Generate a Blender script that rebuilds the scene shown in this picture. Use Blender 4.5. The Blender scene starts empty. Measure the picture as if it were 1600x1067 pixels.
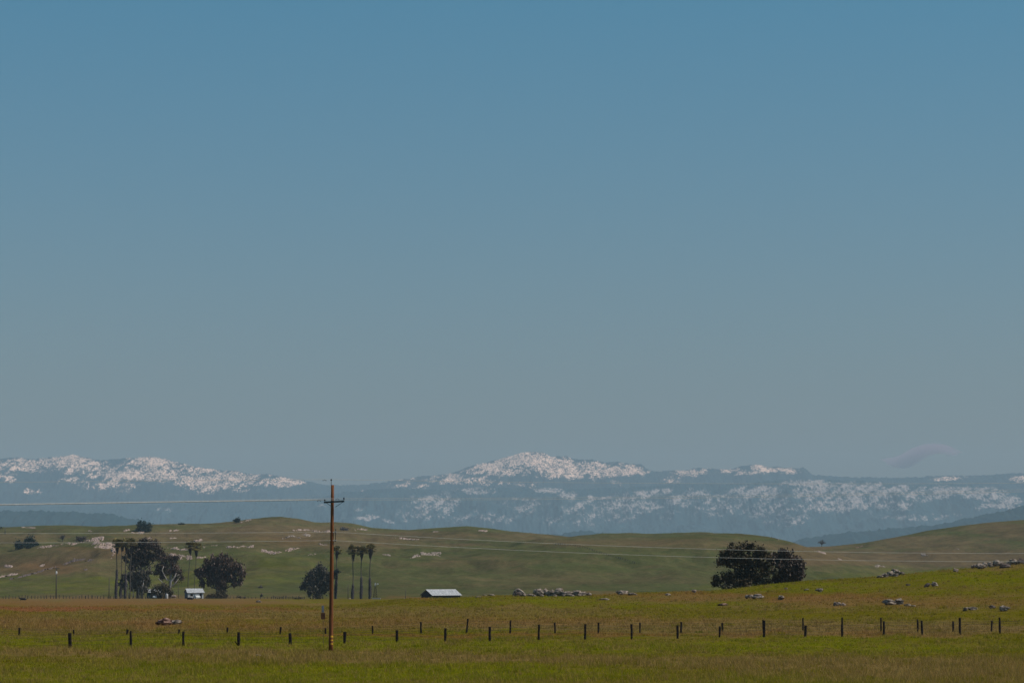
import bpy, math, random
import numpy as np
from mathutils import Vector, Matrix
R = math.radians
sc = bpy.context.scene
rnd = random.Random(7)
nr = np.random.default_rng(11)

# ------------------------------------------------------------------ camera
W, H, F = 1600.0, 1067.0, 4444.0          # photograph size and focal length in its pixels
CX, CY, YH, CZ = 800.0, 533.5, 878.0, 6.0  # optical centre, horizon row, camera height
TH = math.atan((YH - CY) / F)
cam_d = bpy.data.cameras.new('camera'); cam = bpy.data.objects.new('camera', cam_d)
sc.collection.objects.link(cam); sc.camera = cam
cam_d.sensor_width = 36.0; cam_d.sensor_fit = 'HORIZONTAL'; cam_d.lens = 36.0 * F / W
cam_d.clip_start = 1.0; cam_d.clip_end = 90000.0
cam.location = (0, 0, CZ); cam.rotation_euler = (math.pi / 2 + TH, 0, 0)

# ------------------------------------------------------------------ sky and sun
SUN_EL, SUN_AZ = 50.0, 97.0               # azimuth clockwise from +Y (the view direction)
w = bpy.data.worlds.new('World'); sc.world = w; w.use_nodes = True
nt = w.node_tree; nt.nodes.clear()
sky = nt.nodes.new('ShaderNodeTexSky'); sky.sky_type = 'NISHITA'; sky.sun_disc = False
sky.sun_elevation = R(SUN_EL); sky.sun_rotation = R(SUN_AZ)
sky.altitude = 150; sky.air_density = 1.0; sky.dust_density = 2.0; sky.ozone_density = 1.6
bg = nt.nodes.new('ShaderNodeBackground'); bg.inputs['Strength'].default_value = 0.050
ow = nt.nodes.new('ShaderNodeOutputWorld')
tint = nt.nodes.new('ShaderNodeMix'); tint.data_type = 'RGBA'; tint.blend_type = 'MULTIPLY'; tint.inputs[0].default_value = 1
tint.inputs[7].default_value = (.67, 1.29, 1.42, 1)
# the photograph's grading of the sky: greyer towards the horizon, teal higher up
tcw = nt.nodes.new('ShaderNodeTexCoord'); sxyz = nt.nodes.new('ShaderNodeSeparateXYZ'); nt.links.new(tcw.outputs['Generated'], sxyz.inputs[0])
mr = nt.nodes.new('ShaderNodeMapRange'); mr.inputs[1].default_value = .02; mr.inputs[2].default_value = .2; nt.links.new(sxyz.outputs[2], mr.inputs[0])
tm = nt.nodes.new('ShaderNodeMix'); tm.data_type = 'RGBA'; tm.inputs[6].default_value = (1.20, 1.17, 1.27, 1); tm.inputs[7].default_value = (.58, 1.36, 1.55, 1)
nt.links.new(mr.outputs[0], tm.inputs[0]); nt.links.new(tm.outputs[2], tint.inputs[7])
nt.links.new(sky.outputs[0], tint.inputs[6]); nt.links.new(tint.outputs[2], bg.inputs[0]); nt.links.new(bg.outputs[0], ow.inputs[0])
sl = bpy.data.lights.new('sun', 'SUN'); sun = bpy.data.objects.new('sun', sl); sc.collection.objects.link(sun)
sl.energy = 3.6; sl.angle = R(0.53); sl.color = (1.0, 0.90, 0.80)
sd = Vector((math.sin(R(SUN_AZ)) * math.cos(R(SUN_EL)), math.cos(R(SUN_AZ)) * math.cos(R(SUN_EL)), math.sin(R(SUN_EL))))
sun.rotation_euler = sd.to_track_quat('Z', 'Y').to_euler(); sun.location = (40, -20, 60)
vs = sc.view_settings; vs.view_transform = 'Standard'; vs.look = 'None'; vs.exposure = 0.0; vs.gamma = 1.0
sc.cycles.max_bounces = 6; sc.cycles.volume_bounces = 0; sc.cycles.transparent_max_bounces = 12
sc.cycles.use_denoising = True

# ------------------------------------------------------------------ pixel <-> world
def slope(px, py):
    a = (px - CX) / F; b = (CY - py) / F
    dy = math.cos(TH) - b * math.sin(TH); dz = math.sin(TH) + b * math.cos(TH)
    return a / dy, dz / dy                  # X/Y and (Z-CZ)/Y
def at(px, py, Y):
    q, s = slope(px, py); return Vector((q * Y, Y, CZ + s * Y))
def to_px(X, Y, Z):
    yy = np.maximum(Y, 1.0); dz = Z - CZ
    depth = yy * math.cos(TH) + dz * math.sin(TH); up = -yy * math.sin(TH) + dz * math.cos(TH)
    return CX + F * X / depth, CY - F * up / depth
def mpp(Y): return Y / F

# ------------------------------------------------------------------ noise
_tab = nr.random((256, 256))
def vnoise(x, y):
    xi = np.floor(x).astype(int); yi = np.floor(y).astype(int)
    fx = x - xi; fy = y - yi; fx = fx * fx * (3 - 2 * fx); fy = fy * fy * (3 - 2 * fy)
    g = lambda i, j: _tab[(xi + i) & 255, (yi + j) & 255]
    return (g(0, 0) * (1 - fx) + g(1, 0) * fx) * (1 - fy) + (g(0, 1) * (1 - fx) + g(1, 1) * fx) * fy
def fbm(x, y, o=4, rid=False):
    s = 0; a = .5; n = 0
    for k in range(o):
        v = vnoise(x * 2 ** k + 17.3 * k, y * 2 ** k + 5.1 * k)
        v = (1 - abs(2 * v - 1)) if rid else v
        s = s + a * v; n += a; a *= .5
    return s / n
def sst(a, b, x):
    t = np.clip((x - a) / (b - a), 0, 1); return t * t * (3 - 2 * t)

# ------------------------------------------------------------------ terrain
def prof(pts, q):                            # ridge line given in photograph pixels -> slope over X/Y
    qs = []; ss = []
    for p in pts:
        a, b = slope(*p); qs.append(a); ss.append(b)
    return np.interp(q, qs, ss)
CREST = [(-300, 950), (500, 949), (560, 946), (600, 940), (640, 936.5), (665, 936), (700, 935.5), (735, 934), (770, 931.5), (830, 932), (920, 932), (1000, 928),
         (1100, 925.5), (1150, 921), (1200, 914), (1250, 909.5), (1300, 906.5), (1350, 903), (1400, 899), (1450, 893.5), (1500, 889),
         (1550, 885.5), (1600, 881), (1700, 872), (1900, 862)]
HILL1 = [(-300, 872), (0, 869), (60, 858), (110, 849), (155, 842), (200, 849), (260, 860), (330, 852), (400, 846), (470, 851), (520, 848),
         (600, 857), (700, 861), (800, 857), (870, 849), (920, 847), (970, 846), (1020, 843), (1060, 838), (1100, 834.5), (1150, 832),
         (1200, 837.5), (1235, 845), (1262, 854), (1310, 866), (1360, 880), (1420, 893), (1600, 902), (1900, 905)]
HILL2 = [(-300, 828), (0, 823.5), (50, 821.5), (100, 820.5), (150, 822.5), (200, 821), (240, 819), (280, 818.5), (330, 817), (370, 815.5), (395, 811),
         (420, 809.5), (440, 810), (465, 812.5), (490, 818), (505, 819), (525, 818), (550, 819.5), (580, 825.5), (610, 827), (640, 828.5), (680, 825.5),
         (730, 822.5), (770, 826), (800, 830), (850, 834), (890, 838.5), (940, 834), (980, 833.5), (1020, 835), (1080, 832.5),
         (1150, 834), (1200, 842), (1240, 852), (1262, 854.5), (1300, 853), (1350, 848), (1400, 838.5), (1450, 828.5), (1500, 821.5),
         (1550, 816), (1600, 812.5), (1700, 808), (1900, 815)]
def ground_h(X, Y):
    X = np.asarray(X, float); Y = np.asarray(Y, float)
    sh = X.shape; X = X.ravel(); Y = Y.ravel()
    q = X / np.maximum(Y, 150.0)
    one = np.ones_like(q)
    sc_ = prof(CREST, q)
    hc = CZ + sc_ * 430.0
    rt = sst(-0.045, 0.0, q)                 # 0 on the left, 1 where the near crest stands
    right = sst(0.05, 0.2, q)
    h1 = CZ + prof(HILL1, q) * 1700.0
    h2 = CZ + prof(HILL2, q) * 2400.0
    K = [-200, 0, 60, 110, 160, 245, 300, 430, 560, 750, 1000, 1180, 1700, 1990, 2400, 2850, 3600, 6000, 30000]
    V = [4.4 * one, 4.4 * one, 3.0 * one, 0.8 * one, 0 * one, 0 * one,
         -.3 * (1 - rt) + rt * (0.3 * hc), hc,
         -2.3 * (1 - rt) + rt * (hc - 2.0 - 1.5 * right), -4.6 * (1 - rt) + rt * np.minimum(hc - 6.0, -3.5),
         -7.1 * (1 - rt) + rt * -8.8, -8.3 * (1 - rt) + rt * -9.2,
         h1, .5 * (h1 + h2) - 4.0, h2, h2 - 18, h2 * 0 - 35, -60 * one, -60 * one]
    K = np.array(K, float); V = np.array(V)
    d = np.diff(K)[:, None]; m = np.diff(V, axis=0) / d
    t = np.zeros_like(V)
    prod = m[:-1] * m[1:]
    w1 = 2 * d[1:] + d[:-1]; w2 = d[1:] + 2 * d[:-1]
    with np.errstate(divide='ignore', invalid='ignore'):
        hm = (w1 + w2) / (w1 / m[:-1] + w2 / m[1:])
    t[1:-1] = np.where(prod > 0, np.nan_to_num(hm), 0)
    i = np.clip(np.searchsorted(K, Y, side='right') - 1, 0, len(K) - 2)
    n = np.arange(len(Y)); hh = K[i + 1] - K[i]; s = (Y - K[i]) / hh
    s = np.clip(s, 0, 1)
    v = ((1 + 2 * s) * (1 - s) ** 2 * V[i, n] + s * (1 - s) ** 2 * hh * t[i, n]
         + s * s * (3 - 2 * s) * V[i + 1, n] + s * s * (s - 1) * hh * t[i + 1, n])
    # undulation of the land itself, calmer along the crests
    calm = 1 - .88 * np.exp(-((Y - 1700) / 110) ** 2) * sst(.0, .03, q) - .9 * np.exp(-((Y - 2400) / 160) ** 2) - .9 * np.exp(-((Y - 430) / 60) ** 2)
    far = sst(1180, 1500, Y) * (1 - sst(2600, 3200, Y)); mid = sst(250, 400, Y) * (1 - sst(1000, 1200, Y))
    v += calm * far * (13.0 * (fbm(X / 150 + 3, Y / 210, 3) - .5) + 5.5 * (fbm(X / 42, Y / 60 + 9, 3) - .5) + 1.4 * (fbm(X / 12, Y / 14, 2, True) - .6))
    v -= calm * far * 7.0 * np.clip(fbm(X / 95 + 8 + Y / 400, Y / 170 + 4, 3, True) - .60, 0, 1) * 2.2
    v += calm * mid * (1.1 * (fbm(X / 55, Y / 70 + 2, 3) - .5))
    v += .22 * (fbm(X / 9, Y / 11, 3) - .5) * (1 - sst(400, 900, Y)) * sst(30, 90, Y)
    return v.reshape(sh)
def gz(X, Y): return float(ground_h(np.array([X]), np.array([Y]))[0])
def on_ground(px, py, lo=125.0, hi=2600.0, fallback=None):
    q, s = slope(px, py)
    Ys = np.geomspace(lo, hi, 1500); d = CZ + s * Ys - ground_h(q * Ys, Ys)
    k = np.nonzero(d <= 0)[0]
    if len(k) == 0:
        Y = fallback if fallback else float(Ys[np.argmin(d / Ys)])
    else: Y = float(Ys[k[0]])
    return Vector((q * Y, Y, gz(q * Y, Y)))

# ------------------------------------------------------------------ mesh helpers
def link(o, parent=None):
    sc.collection.objects.link(o)
    if parent: o.parent = parent
    return o
def tag(o, label=None, cat=None, group=None, kind=None):
    if label: o['label'] = label
    if cat: o['category'] = cat
    if group: o['group'] = group
    if kind: o['kind'] = kind
    return o
def empty(name, loc, label, cat, group=None):
    o = bpy.data.objects.new(name, None); o.location = loc; o.empty_display_size = .5
    link(o); return tag(o, label, cat, group)
def np_mesh(name, V, Fc, mat, parent=None, smooth=False, attr=None, loc=None):
    """V (n,3) array, Fc (m,k) array with k equal for all faces"""
    V = np.asarray(V, np.float32); Fc = np.asarray(Fc, np.int32)
    me = bpy.data.meshes.new(name)
    me.vertices.add(len(V)); me.vertices.foreach_set('co', V.ravel())
    m, k = Fc.shape
    me.loops.add(m * k); me.loops.foreach_set('vertex_index', Fc.ravel())
    me.polygons.add(m); me.polygons.foreach_set('loop_start', np.arange(0, m * k, k, dtype=np.int32))
    me.polygons.foreach_set('loop_total', np.full(m, k, np.int32))
    if smooth: me.polygons.foreach_set('use_smooth', np.ones(m, bool))
    me.update(calc_edges=True); me.validate()
    if attr is not None:
        ca = me.color_attributes.new('land', 'FLOAT_COLOR', 'POINT')
        c = np.ones((len(V), 4), np.float32); c[:, :attr.shape[1]] = attr; ca.data.foreach_set('color', c.ravel())
    me.materials.append(mat)
    o = bpy.data.objects.new(name, me); link(o, parent)
    if loc is not None: o.location = loc
    return o
class MB:
    def __init__(s): s.v = []; s.f = []
    def add(s, vs, fs):
        b = len(s.v); s.v += [tuple(v) for v in vs]; s.f += [tuple(i + b for i in f) for f in fs]; return s
    def box(s, c, d, M=None):
        x, y, z = d[0] / 2, d[1] / 2, d[2] / 2; c = Vector(c)
        vs = [Vector((i * x, j * y, k * z)) for k in (-1, 1) for j in (-1, 1) for i in (-1, 1)]
        vs = [c + (M @ v if M else v) for v in vs]
        return s.add(vs, [(0, 2, 3, 1), (4, 5, 7, 6), (0, 1, 5, 4), (2, 6, 7, 3), (0, 4, 6, 2), (1, 3, 7, 5)])
    def tube(s, pts, rad, n=8, cap=True):
        pts = [Vector(p) for p in pts]; b = len(s.v); m = len(pts)
        if not hasattr(rad, '__len__'): rad = [rad] * m
        ref = Vector((0, 0, 1)) if abs((pts[-1] - pts[0]).normalized().z) < .8 else Vector((1, 0, 0))
        for i, p in enumerate(pts):
            t = (pts[min(i + 1, m - 1)] - pts[max(i - 1, 0)]).normalized()
            a = t.cross(ref).normalized(); c = t.cross(a).normalized()
            for k in range(n):
                th = 2 * math.pi * k / n
                s.v.append(tuple(p + (a * math.cos(th) + c * math.sin(th)) * rad[i]))
        for i in range(m - 1):
            for k in range(n):
                s.f.append((b + i * n + k, b + i * n + (k + 1) % n, b + (i + 1) * n + (k + 1) % n, b + (i + 1) * n + k))
        if cap:
            s.f.append(tuple(b + k for k in range(n - 1, -1, -1))); s.f.append(tuple(b + (m - 1) * n + k for k in range(n)))
        return s
    def build(s, name, mat, parent=None, loc=(0, 0, 0), smooth=False, bevel=0):
        me = bpy.data.meshes.new(name); me.from_pydata(s.v, [], s.f); me.update()
        if smooth: me.polygons.foreach_set('use_smooth', [True] * len(me.polygons))
        me.materials.append(mat); o = bpy.data.objects.new(name, me); o.location = loc; link(o, parent)
        if bevel:
            b = o.modifiers.new('bevel', 'BEVEL'); b.width = bevel; b.segments = 2
        return o

# ------------------------------------------------------------------ materials
def new_mat(name):
    m = bpy.data.materials.new(name); m.use_nodes = True; nt = m.node_tree
    b = nt.nodes['Principled BSDF']; return m, nt, b
def nd(nt, t, **kw):
    n = nt.nodes.new(t)
    for k, v in kw.items(): setattr(n, k, v)
    return n
def coords(nt, scale=(1, 1, 1), world=False):
    if world:
        g = nd(nt, 'ShaderNodeNewGeometry'); out = g.outputs['Position']
    else:
        g = nd(nt, 'ShaderNodeTexCoord'); out = g.outputs['Object']
    mp = nd(nt, 'ShaderNodeMapping'); mp.inputs['Scale'].default_value = scale
    nt.links.new(out, mp.inputs['Vector']); return mp.outputs[0]
def noise(nt, vec, scale, detail=4, rough=.55, dist=0):
    n = nd(nt, 'ShaderNodeTexNoise'); n.inputs['Scale'].default_value = scale; n.inputs['Detail'].default_value = detail
    n.inputs['Roughness'].default_value = rough; n.inputs['Distortion'].default_value = dist
    nt.links.new(vec, n.inputs['Vector']); return n.outputs['Fac']
def ramp(nt, fac, stops):
    r = nd(nt, 'ShaderNodeValToRGB'); e = r.color_ramp.elements
    while len(e) < len(stops): e.new(.5)
    for i, (p, c) in enumerate(stops):
        e[i].position = p; e[i].color = (*c, 1) if len(c) == 3 else c
    nt.links.new(fac, r.inputs[0]); return r.outputs[0]
def mixc(nt, fac, a, b, mode='MIX'):
    m = nd(nt, 'ShaderNodeMix', data_type='RGBA', blend_type=mode)
    for s, v in ((0, fac), (6, a), (7, b)):
        if hasattr(v, 'node'): nt.links.new(v, m.inputs[s])
        elif s == 0: m.inputs[0].default_value = v
        else: m.inputs[s].default_value = (*v, 1)
    return m.outputs[2]
def math_(nt, op, a, b=0.0, c=0.0, clamp=False):
    m = nd(nt, 'ShaderNodeMath', operation=op); m.use_clamp = clamp
    for i, v in enumerate((a, b, c)):
        if hasattr(v, 'node'): nt.links.new(v, m.inputs[i])
        else: m.inputs[i].default_value = v
    return m.outputs[0]
def bump(nt, b, h, strength, dist):
    n = nd(nt, 'ShaderNodeBump'); n.inputs['Strength'].default_value = strength; n.inputs['Distance'].default_value = dist
    nt.links.new(h, n.inputs['Height']); nt.links.new(n.outputs[0], b.inputs['Normal'])
def simple(name, c1, c2, scale=4, rough=.8, metal=0, sc3=(1, 1, 1), bmp=0, lo=.35, hi=.65):
    m, nt, b = new_mat(name)
    v = coords(nt, sc3); n = noise(nt, v, scale, 5, .6)
    nt.links.new(ramp(nt, n, [(lo, c1), (hi, c2)]), b.inputs['Base Color'])
    b.inputs['Roughness'].default_value = rough; b.inputs['Metallic'].default_value = metal
    if 'Specular IOR Level' in b.inputs: b.inputs['Specular IOR Level'].default_value = .25
    if bmp: bump(nt, b, n, bmp, .05)
    return m

G_NEAR, G_HILL = (.112, .092, .005), (.069, .076, .026)
def land_color(nt, gain=1.0):
    """grass colours shared by the ground sheet and the blades; the land attribute holds dry / red / lush / hill"""
    at_ = nd(nt, 'ShaderNodeAttribute', attribute_name='land')
    sep = nd(nt, 'ShaderNodeSeparateColor'); nt.links.new(at_.outputs['Color'], sep.inputs[0])
    dry, red, lush, hill = sep.outputs[0], sep.outputs[1], sep.outputs[2], at_.outputs['Alpha']
    v = coords(nt, (1, 1, 1), True)
    nb = noise(nt, v, .035, 6, .72); nm = noise(nt, v, .35, 4, .65); nf = noise(nt, v, 2.3, 3, .7)
    base = mixc(nt, hill, G_NEAR, G_HILL)
    base = mixc(nt, math_(nt, 'MULTIPLY', lush, .85), base, (.120, .120, .003))
    dfac = math_(nt, 'ADD', dry, math_(nt, 'MULTIPLY', math_(nt, 'SUBTRACT', nb, .5), 1.9))
    dfac = math_(nt, 'ADD', dfac, math_(nt, 'MULTIPLY', math_(nt, 'SUBTRACT', nm, .5), 1.3))
    dfac = math_(nt, 'ADD', dfac, math_(nt, 'MULTIPLY', math_(nt, 'SUBTRACT', nf, .5), .9))
    dfac = math_(nt, 'MULTIPLY', dfac, 1.0, clamp=True)
    base = mixc(nt, dfac, base, mixc(nt, hill, (.160, .105, .034), (.125, .088, .044)))
    rf = math_(nt, 'MULTIPLY', red, math_(nt, 'ADD', math_(nt, 'MULTIPLY', nm, .9), .45), clamp=True)
    base = mixc(nt, rf, base, (.185, .078, .030))
    val = math_(nt, 'ADD', math_(nt, 'MULTIPLY', nf, 1.0), math_(nt, 'MULTIPLY', nm, .7))
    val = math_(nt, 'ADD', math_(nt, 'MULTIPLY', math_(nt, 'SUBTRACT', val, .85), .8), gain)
    nh = noise(nt, coords(nt, (1, .45, 1), True), .085, 4, .65); ng = noise(nt, v, .009, 3, .5)
    hv = math_(nt, 'ADD', math_(nt, 'MULTIPLY', math_(nt, 'SUBTRACT', nh, .5), 1.15), math_(nt, 'MULTIPLY', math_(nt, 'SUBTRACT', ng, .5), .5))
    val = math_(nt, 'ADD', val, math_(nt, 'MULTIPLY', hv, hill))
    h = nd(nt, 'ShaderNodeHueSaturation'); nt.links.new(base, h.inputs['Color']); nt.links.new(val, h.inputs['Value'])
    return h.outputs[0], nf, nm
m_ground, nt, b = new_mat('grassland')
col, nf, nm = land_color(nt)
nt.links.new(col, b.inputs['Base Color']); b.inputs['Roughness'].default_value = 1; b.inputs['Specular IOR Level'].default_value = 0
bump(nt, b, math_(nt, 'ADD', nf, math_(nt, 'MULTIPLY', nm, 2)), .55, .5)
m_blade, nt, b = new_mat('grass_blades')
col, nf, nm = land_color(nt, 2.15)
nt.links.new(col, b.inputs['Base Color']); b.inputs['Roughness'].default_value = .9; b.inputs['Specular IOR Level'].default_value = .0
tr = nd(nt, 'ShaderNodeBsdfTranslucent'); nt.links.new(col, tr.inputs[0]); mx = nd(nt, 'ShaderNodeMixShader'); mx.inputs[0].default_value = .35
out = nt.nodes['Material Output']; nt.links.new(b.outputs[0], mx.inputs[1]); nt.links.new(tr.outputs[0], mx.inputs[2]); nt.links.new(mx.outputs[0], out.inputs[0])

def mountain_mat(name, forest, forest2, snowc, speck, bias=.68, soft=.6, top=1.28):
    m, nt, b = new_mat(name)
    at_ = nd(nt, 'ShaderNodeAttribute', attribute_name='land')
    sep = nd(nt, 'ShaderNodeSeparateColor'); nt.links.new(at_.outputs['Color'], sep.inputs[0])
    v = coords(nt, (1, .35, 1.0), True)
    n1 = noise(nt, v, 1 / 15.0, 3, .75); n2 = noise(nt, v, 1 / 120.0, 5, .7); n3 = noise(nt, v, 1 / 600.0, 3, .5)
    s = math_(nt, 'ADD', math_(nt, 'MULTIPLY', math_(nt, 'SUBTRACT', n1, .5), speck), math_(nt, 'MULTIPLY', math_(nt, 'SUBTRACT', n2, .5), 3.4))
    s = math_(nt, 'ADD', s, math_(nt, 'SUBTRACT', math_(nt, 'MINIMUM', math_(nt, 'MULTIPLY', sep.outputs[0], 2.1), top), bias))
    s = ramp(nt, s, [(0.0, (0, 0, 0)), (soft, (1, 1, 1))])
    s = math_(nt, 'MULTIPLY', s, ramp(nt, sep.outputs[0], [(.06, (0, 0, 0)), (.3, (1, 1, 1))]))
    fo = mixc(nt, ramp(nt, n2, [(.35, (0, 0, 0)), (.65, (1, 1, 1))]), forest, forest2)
    nt.links.new(mixc(nt, s, fo, snowc), b.inputs['Base Color']); b.inputs['Roughness'].default_value = 1
    b.inputs['Specular IOR Level'].default_value = 0
    return m
m_mt1 = mountain_mat('alpine_forest_and_snow', (.016, .035, .042), (.03, .045, .05), (.97, .64, .48), 5.0, .72, 1.12)
m_mt2 = mountain_mat('granite_and_forest', (.022, .05, .062), (.035, .065, .075), (.40, .325, .30), 6.0, .36, 1.0, 1.3)
m_mt3 = mountain_mat('foothill_woods', (.008, .03, .038), (.02, .045, .05), (.2, .18, .12), 1)
m_rock = simple('grey_granite', (.05, .037, .029), (.38, .30, .245), 2.6, .95, bmp=1, lo=.36, hi=.62)
m_rock_d = simple('lichened_dark_rock', (.05, .036, .03), (.17, .125, .11), 1.3, .95, bmp=.8)
m_rock_p = simple('pale_pink_granite', (.085, .06, .045), (.36, .262, .22), .7, .95, bmp=.8, lo=.3, hi=.55)
m_rock_r = simple('rust_stained_rock', (.07, .03, .02), (.36, .22, .17), 1.1, .95, bmp=.8, lo=.42, hi=.6)
m_pole = simple('creosoted_pole_wood', (.075, .022, .007), (.26, .088, .024), 2.2, .75, sc3=(6, 6, .35), bmp=.4, lo=.3, hi=.7)
m_post = simple('dark_fence_wood', (.004, .002, .002), (.014, .008, .006), 3, .9, sc3=(5, 5, 1), bmp=.4)
m_grey_wood = simple('weathered_grey_wood', (.05, .04, .033), (.12, .095, .08), 3, .9, sc3=(4, 4, .5))
m_arm = simple('dark_crossarm', (.015, .025, .03), (.04, .055, .06), 4, .7)
m_ins = simple('dark_porcelain', (.012, .012, .014), (.03, .03, .035), 3, .3)
m_wire = simple('weathered_aluminium', (.62, .57, .52), (.78, .73, .67), 2, .5, 0)
m_barb = simple('rusty_fence_wire', (.03, .02, .015), (.09, .065, .05), 2, .8, .1)
m_yel = simple('yellow_reflector', (.62, .33, .02), (.75, .42, .04), 2, .5)
m_sign_b = simple('brown_sign_panel', (.10, .038, .02), (.15, .06, .032), 3, .6)
m_sign_g = simple('blue_grey_panel', (.16, .16, .22), (.24, .24, .31), 3, .5)
m_galv = simple('galvanised_steel', (.28, .29, .31), (.42, .43, .45), 5, .5, .4)
m_roof = simple('corrugated_metal_roof', (.26, .255, .26), (.60, .59, .60), 1.6, .55, .1, sc3=(3, .4, 1))
m_wall_d = simple('dark_board_wall', (.012, .010, .009), (.045, .035, .03), 2, .9, sc3=(6, 6, .5))
m_wall_g = simple('grey_blue_board_wall', (.10, .115, .135), (.17, .19, .21), 2, .9, sc3=(6, 6, .5))
m_wall_w = simple('whitewashed_wall', (.32, .31, .31), (.52, .50, .49), 1.5, .9)
m_wall_t = simple('dark_teal_wall', (.012, .035, .045), (.025, .06, .075), 2, .9)
m_white = simple('white_paint', (.72, .70, .67), (.82, .80, .78), 2, .35)
m_glass = simple('dark_glass', (.01, .012, .015), (.02, .024, .03), 2, .1)
m_rub = simple('black_rubber', (.012, .012, .012), (.02, .02, .02), 4, .8)
m_cow = simple('black_hide', (.008, .006, .006), (.02, .014, .012), 3, .7)
m_palm_t = simple('palm_trunk', (.055, .045, .038), (.13, .11, .095), 2, .95, sc3=(1, 1, 4))
m_palm_s = simple('dead_frond_skirt', (.035, .028, .032), (.10, .082, .085), 1.5, .95, sc3=(3, 3, .8))
m_white_bark = simple('pale_eucalyptus_bark', (.20, .17, .155), (.50, .44, .41), .5, .8, lo=.35, hi=.6)
m_bark = simple('grey_brown_bark', (.045, .035, .03), (.14, .11, .095), .8, .9)
m_stone_c = simple('concrete_trough', (.30, .28, .26), (.42, .39, .36), 2, .9)
def leaf_mat(name, a, b2, c, scale=.5):
    m, nt, b = new_mat(name)
    v = coords(nt, (1, 1, 1)); n = noise(nt, v, scale, 3, .7); n2 = noise(nt, v, 2.7, 2, .7)
    k = math_(nt, 'ADD', math_(nt, 'MULTIPLY', n, .6), math_(nt, 'MULTIPLY', n2, .4))
    col = ramp(nt, k, [(.36, a), (.5, b2), (.64, c)])
    nt.links.new(col, b.inputs['Base Color']); b.inputs['Roughness'].default_value = .6; b.inputs['Specular IOR Level'].default_value = .2
    tr = nd(nt, 'ShaderNodeBsdfTranslucent'); nt.links.new(col, tr.inputs[0]); mx = nd(nt, 'ShaderNodeMixShader'); mx.inputs[0].default_value = .1
    out = nt.nodes['Material Output']; nt.links.new(b.outputs[0], mx.inputs[1]); nt.links.new(tr.outputs[0], mx.inputs[2]); nt.links.new(mx.outputs[0], out.inputs[0])
    return m
m_euc = leaf_mat('eucalyptus_leaves', (.022, .018, .016), (.090, .064, .052), (.20, .14, .105))
m_euc_b = leaf_mat('rusty_eucalyptus_leaves', (.026, .018, .015), (.105, .068, .050), (.22, .14, .10))
m_euc_g = leaf_mat('grey_eucalyptus_leaves', (.026, .025, .021), (.090, .078, .060), (.20, .17, .13))
m_grey_twig = leaf_mat('grey_twigs', (.05, .04, .042), (.11, .088, .088), (.17, .135, .13))
m_bush = leaf_mat('dark_bush_leaves', (.020, .021, .012), (.080, .064, .036), (.21, .14, .08))
m_shrub = leaf_mat('olive_shrub_leaves', (.035, .038, .02), (.075, .07, .04), (.12, .10, .07))
m_oak = leaf_mat('live_oak_leaves', (.008, .022, .02), (.018, .04, .034), (.035, .06, .045))
m_palm = leaf_mat('palm_fronds', (.03, .026, .008), (.15, .12, .035), (.36, .28, .08), 1.0)

# ------------------------------------------------------------------ ground sheet
def patches(px, py, lst):
    o = np.zeros_like(px)
    px, py = px + 150 * (fbm(px / 90, py / 9, 3) - .5), py + 15 * (fbm(px / 45 + 30, py / 7, 4) - .5) * np.clip((py - 780) / 120, .3, 1)
    for cx, cy, rx, ry, v in lst:
        wob = 1 + .5 * (fbm(px / 60 + cx, py / 6 + cy, 3) - .5)
        d = ((px - cx) / (rx * wob)) ** 2 + ((py - cy) / (ry * wob)) ** 2
        o = np.maximum(o, v * np.exp(-d * d * .7)) if v > 0 else o + v * np.exp(-d * d * .7)
    return o
DRY = [(800, 1030, 560, 6, .75), (1320, 1036, 380, 11, .75), (1480, 1056, 260, 12, .85), (200, 1020, 300, 6.5, .85), (520, 1024, 250, 6, .5), (1320, 984, 420, 9, .95),
       (200, 940, 280, 6, .95), (900, 975, 560, 8, .8), (400, 960, 330, 9, .7), (120, 975, 260, 12, .85), (1250, 940, 260, 9, .55), (1480, 945, 200, 10, .5),
       (1150, 1058, 120, 8, .5), (30, 1050, 60, 3, .4), (780, 955, 200, 8, .6),
       (60, 884, 110, 16, .75), (150, 868, 110, 12, .7), (300, 838, 160, 12, .6), (450, 832, 110, 12, .75), (520, 845, 120, 14, .6), (640, 838, 110, 8, .6),
       (800, 838, 90, 6, .45), (980, 848, 130, 6, .55), (700, 850, 60, 4, .6), (1300, 872, 110, 9, .9), (1240, 856, 60, 8, .8), (1080, 848, 150, 5, .5),
       (1480, 872, 160, 16, .85), (1450, 848, 120, 12, .6), (1580, 830, 70, 14, .6), (760, 880, 110, 8, .4), (900, 905, 180, 9, .25), (20, 840, 60, 10, .5), (400, 815, 200, 5, .4),
       (190, 935, 230, 5, .8), (350, 925, 40, 4, .4)]
RED = [(50, 951, 190, 4.5, 1.1), (290, 951, 180, 3.2, .6), (120, 941, 300, 6, .45), (300, 975, 320, 8, .4), (750, 970, 300, 7, .3), (820, 992.5, 330, 2.6, .5), (560, 992, 110, 2.6, .6), (1250, 991, 260, 2.6, .35), (1120, 931, 90, 5, .5), (1290, 933, 150, 7, .5),
       (1040, 930, 110, 4, .4), (1420, 941, 200, 7, .35), (60, 885, 60, 9, .35), (160, 858, 30, 8, .4), (460, 845, 60, 6, .25), (0, 965, 60, 10, .3), (640, 935, 60, 3, .4)]
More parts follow.
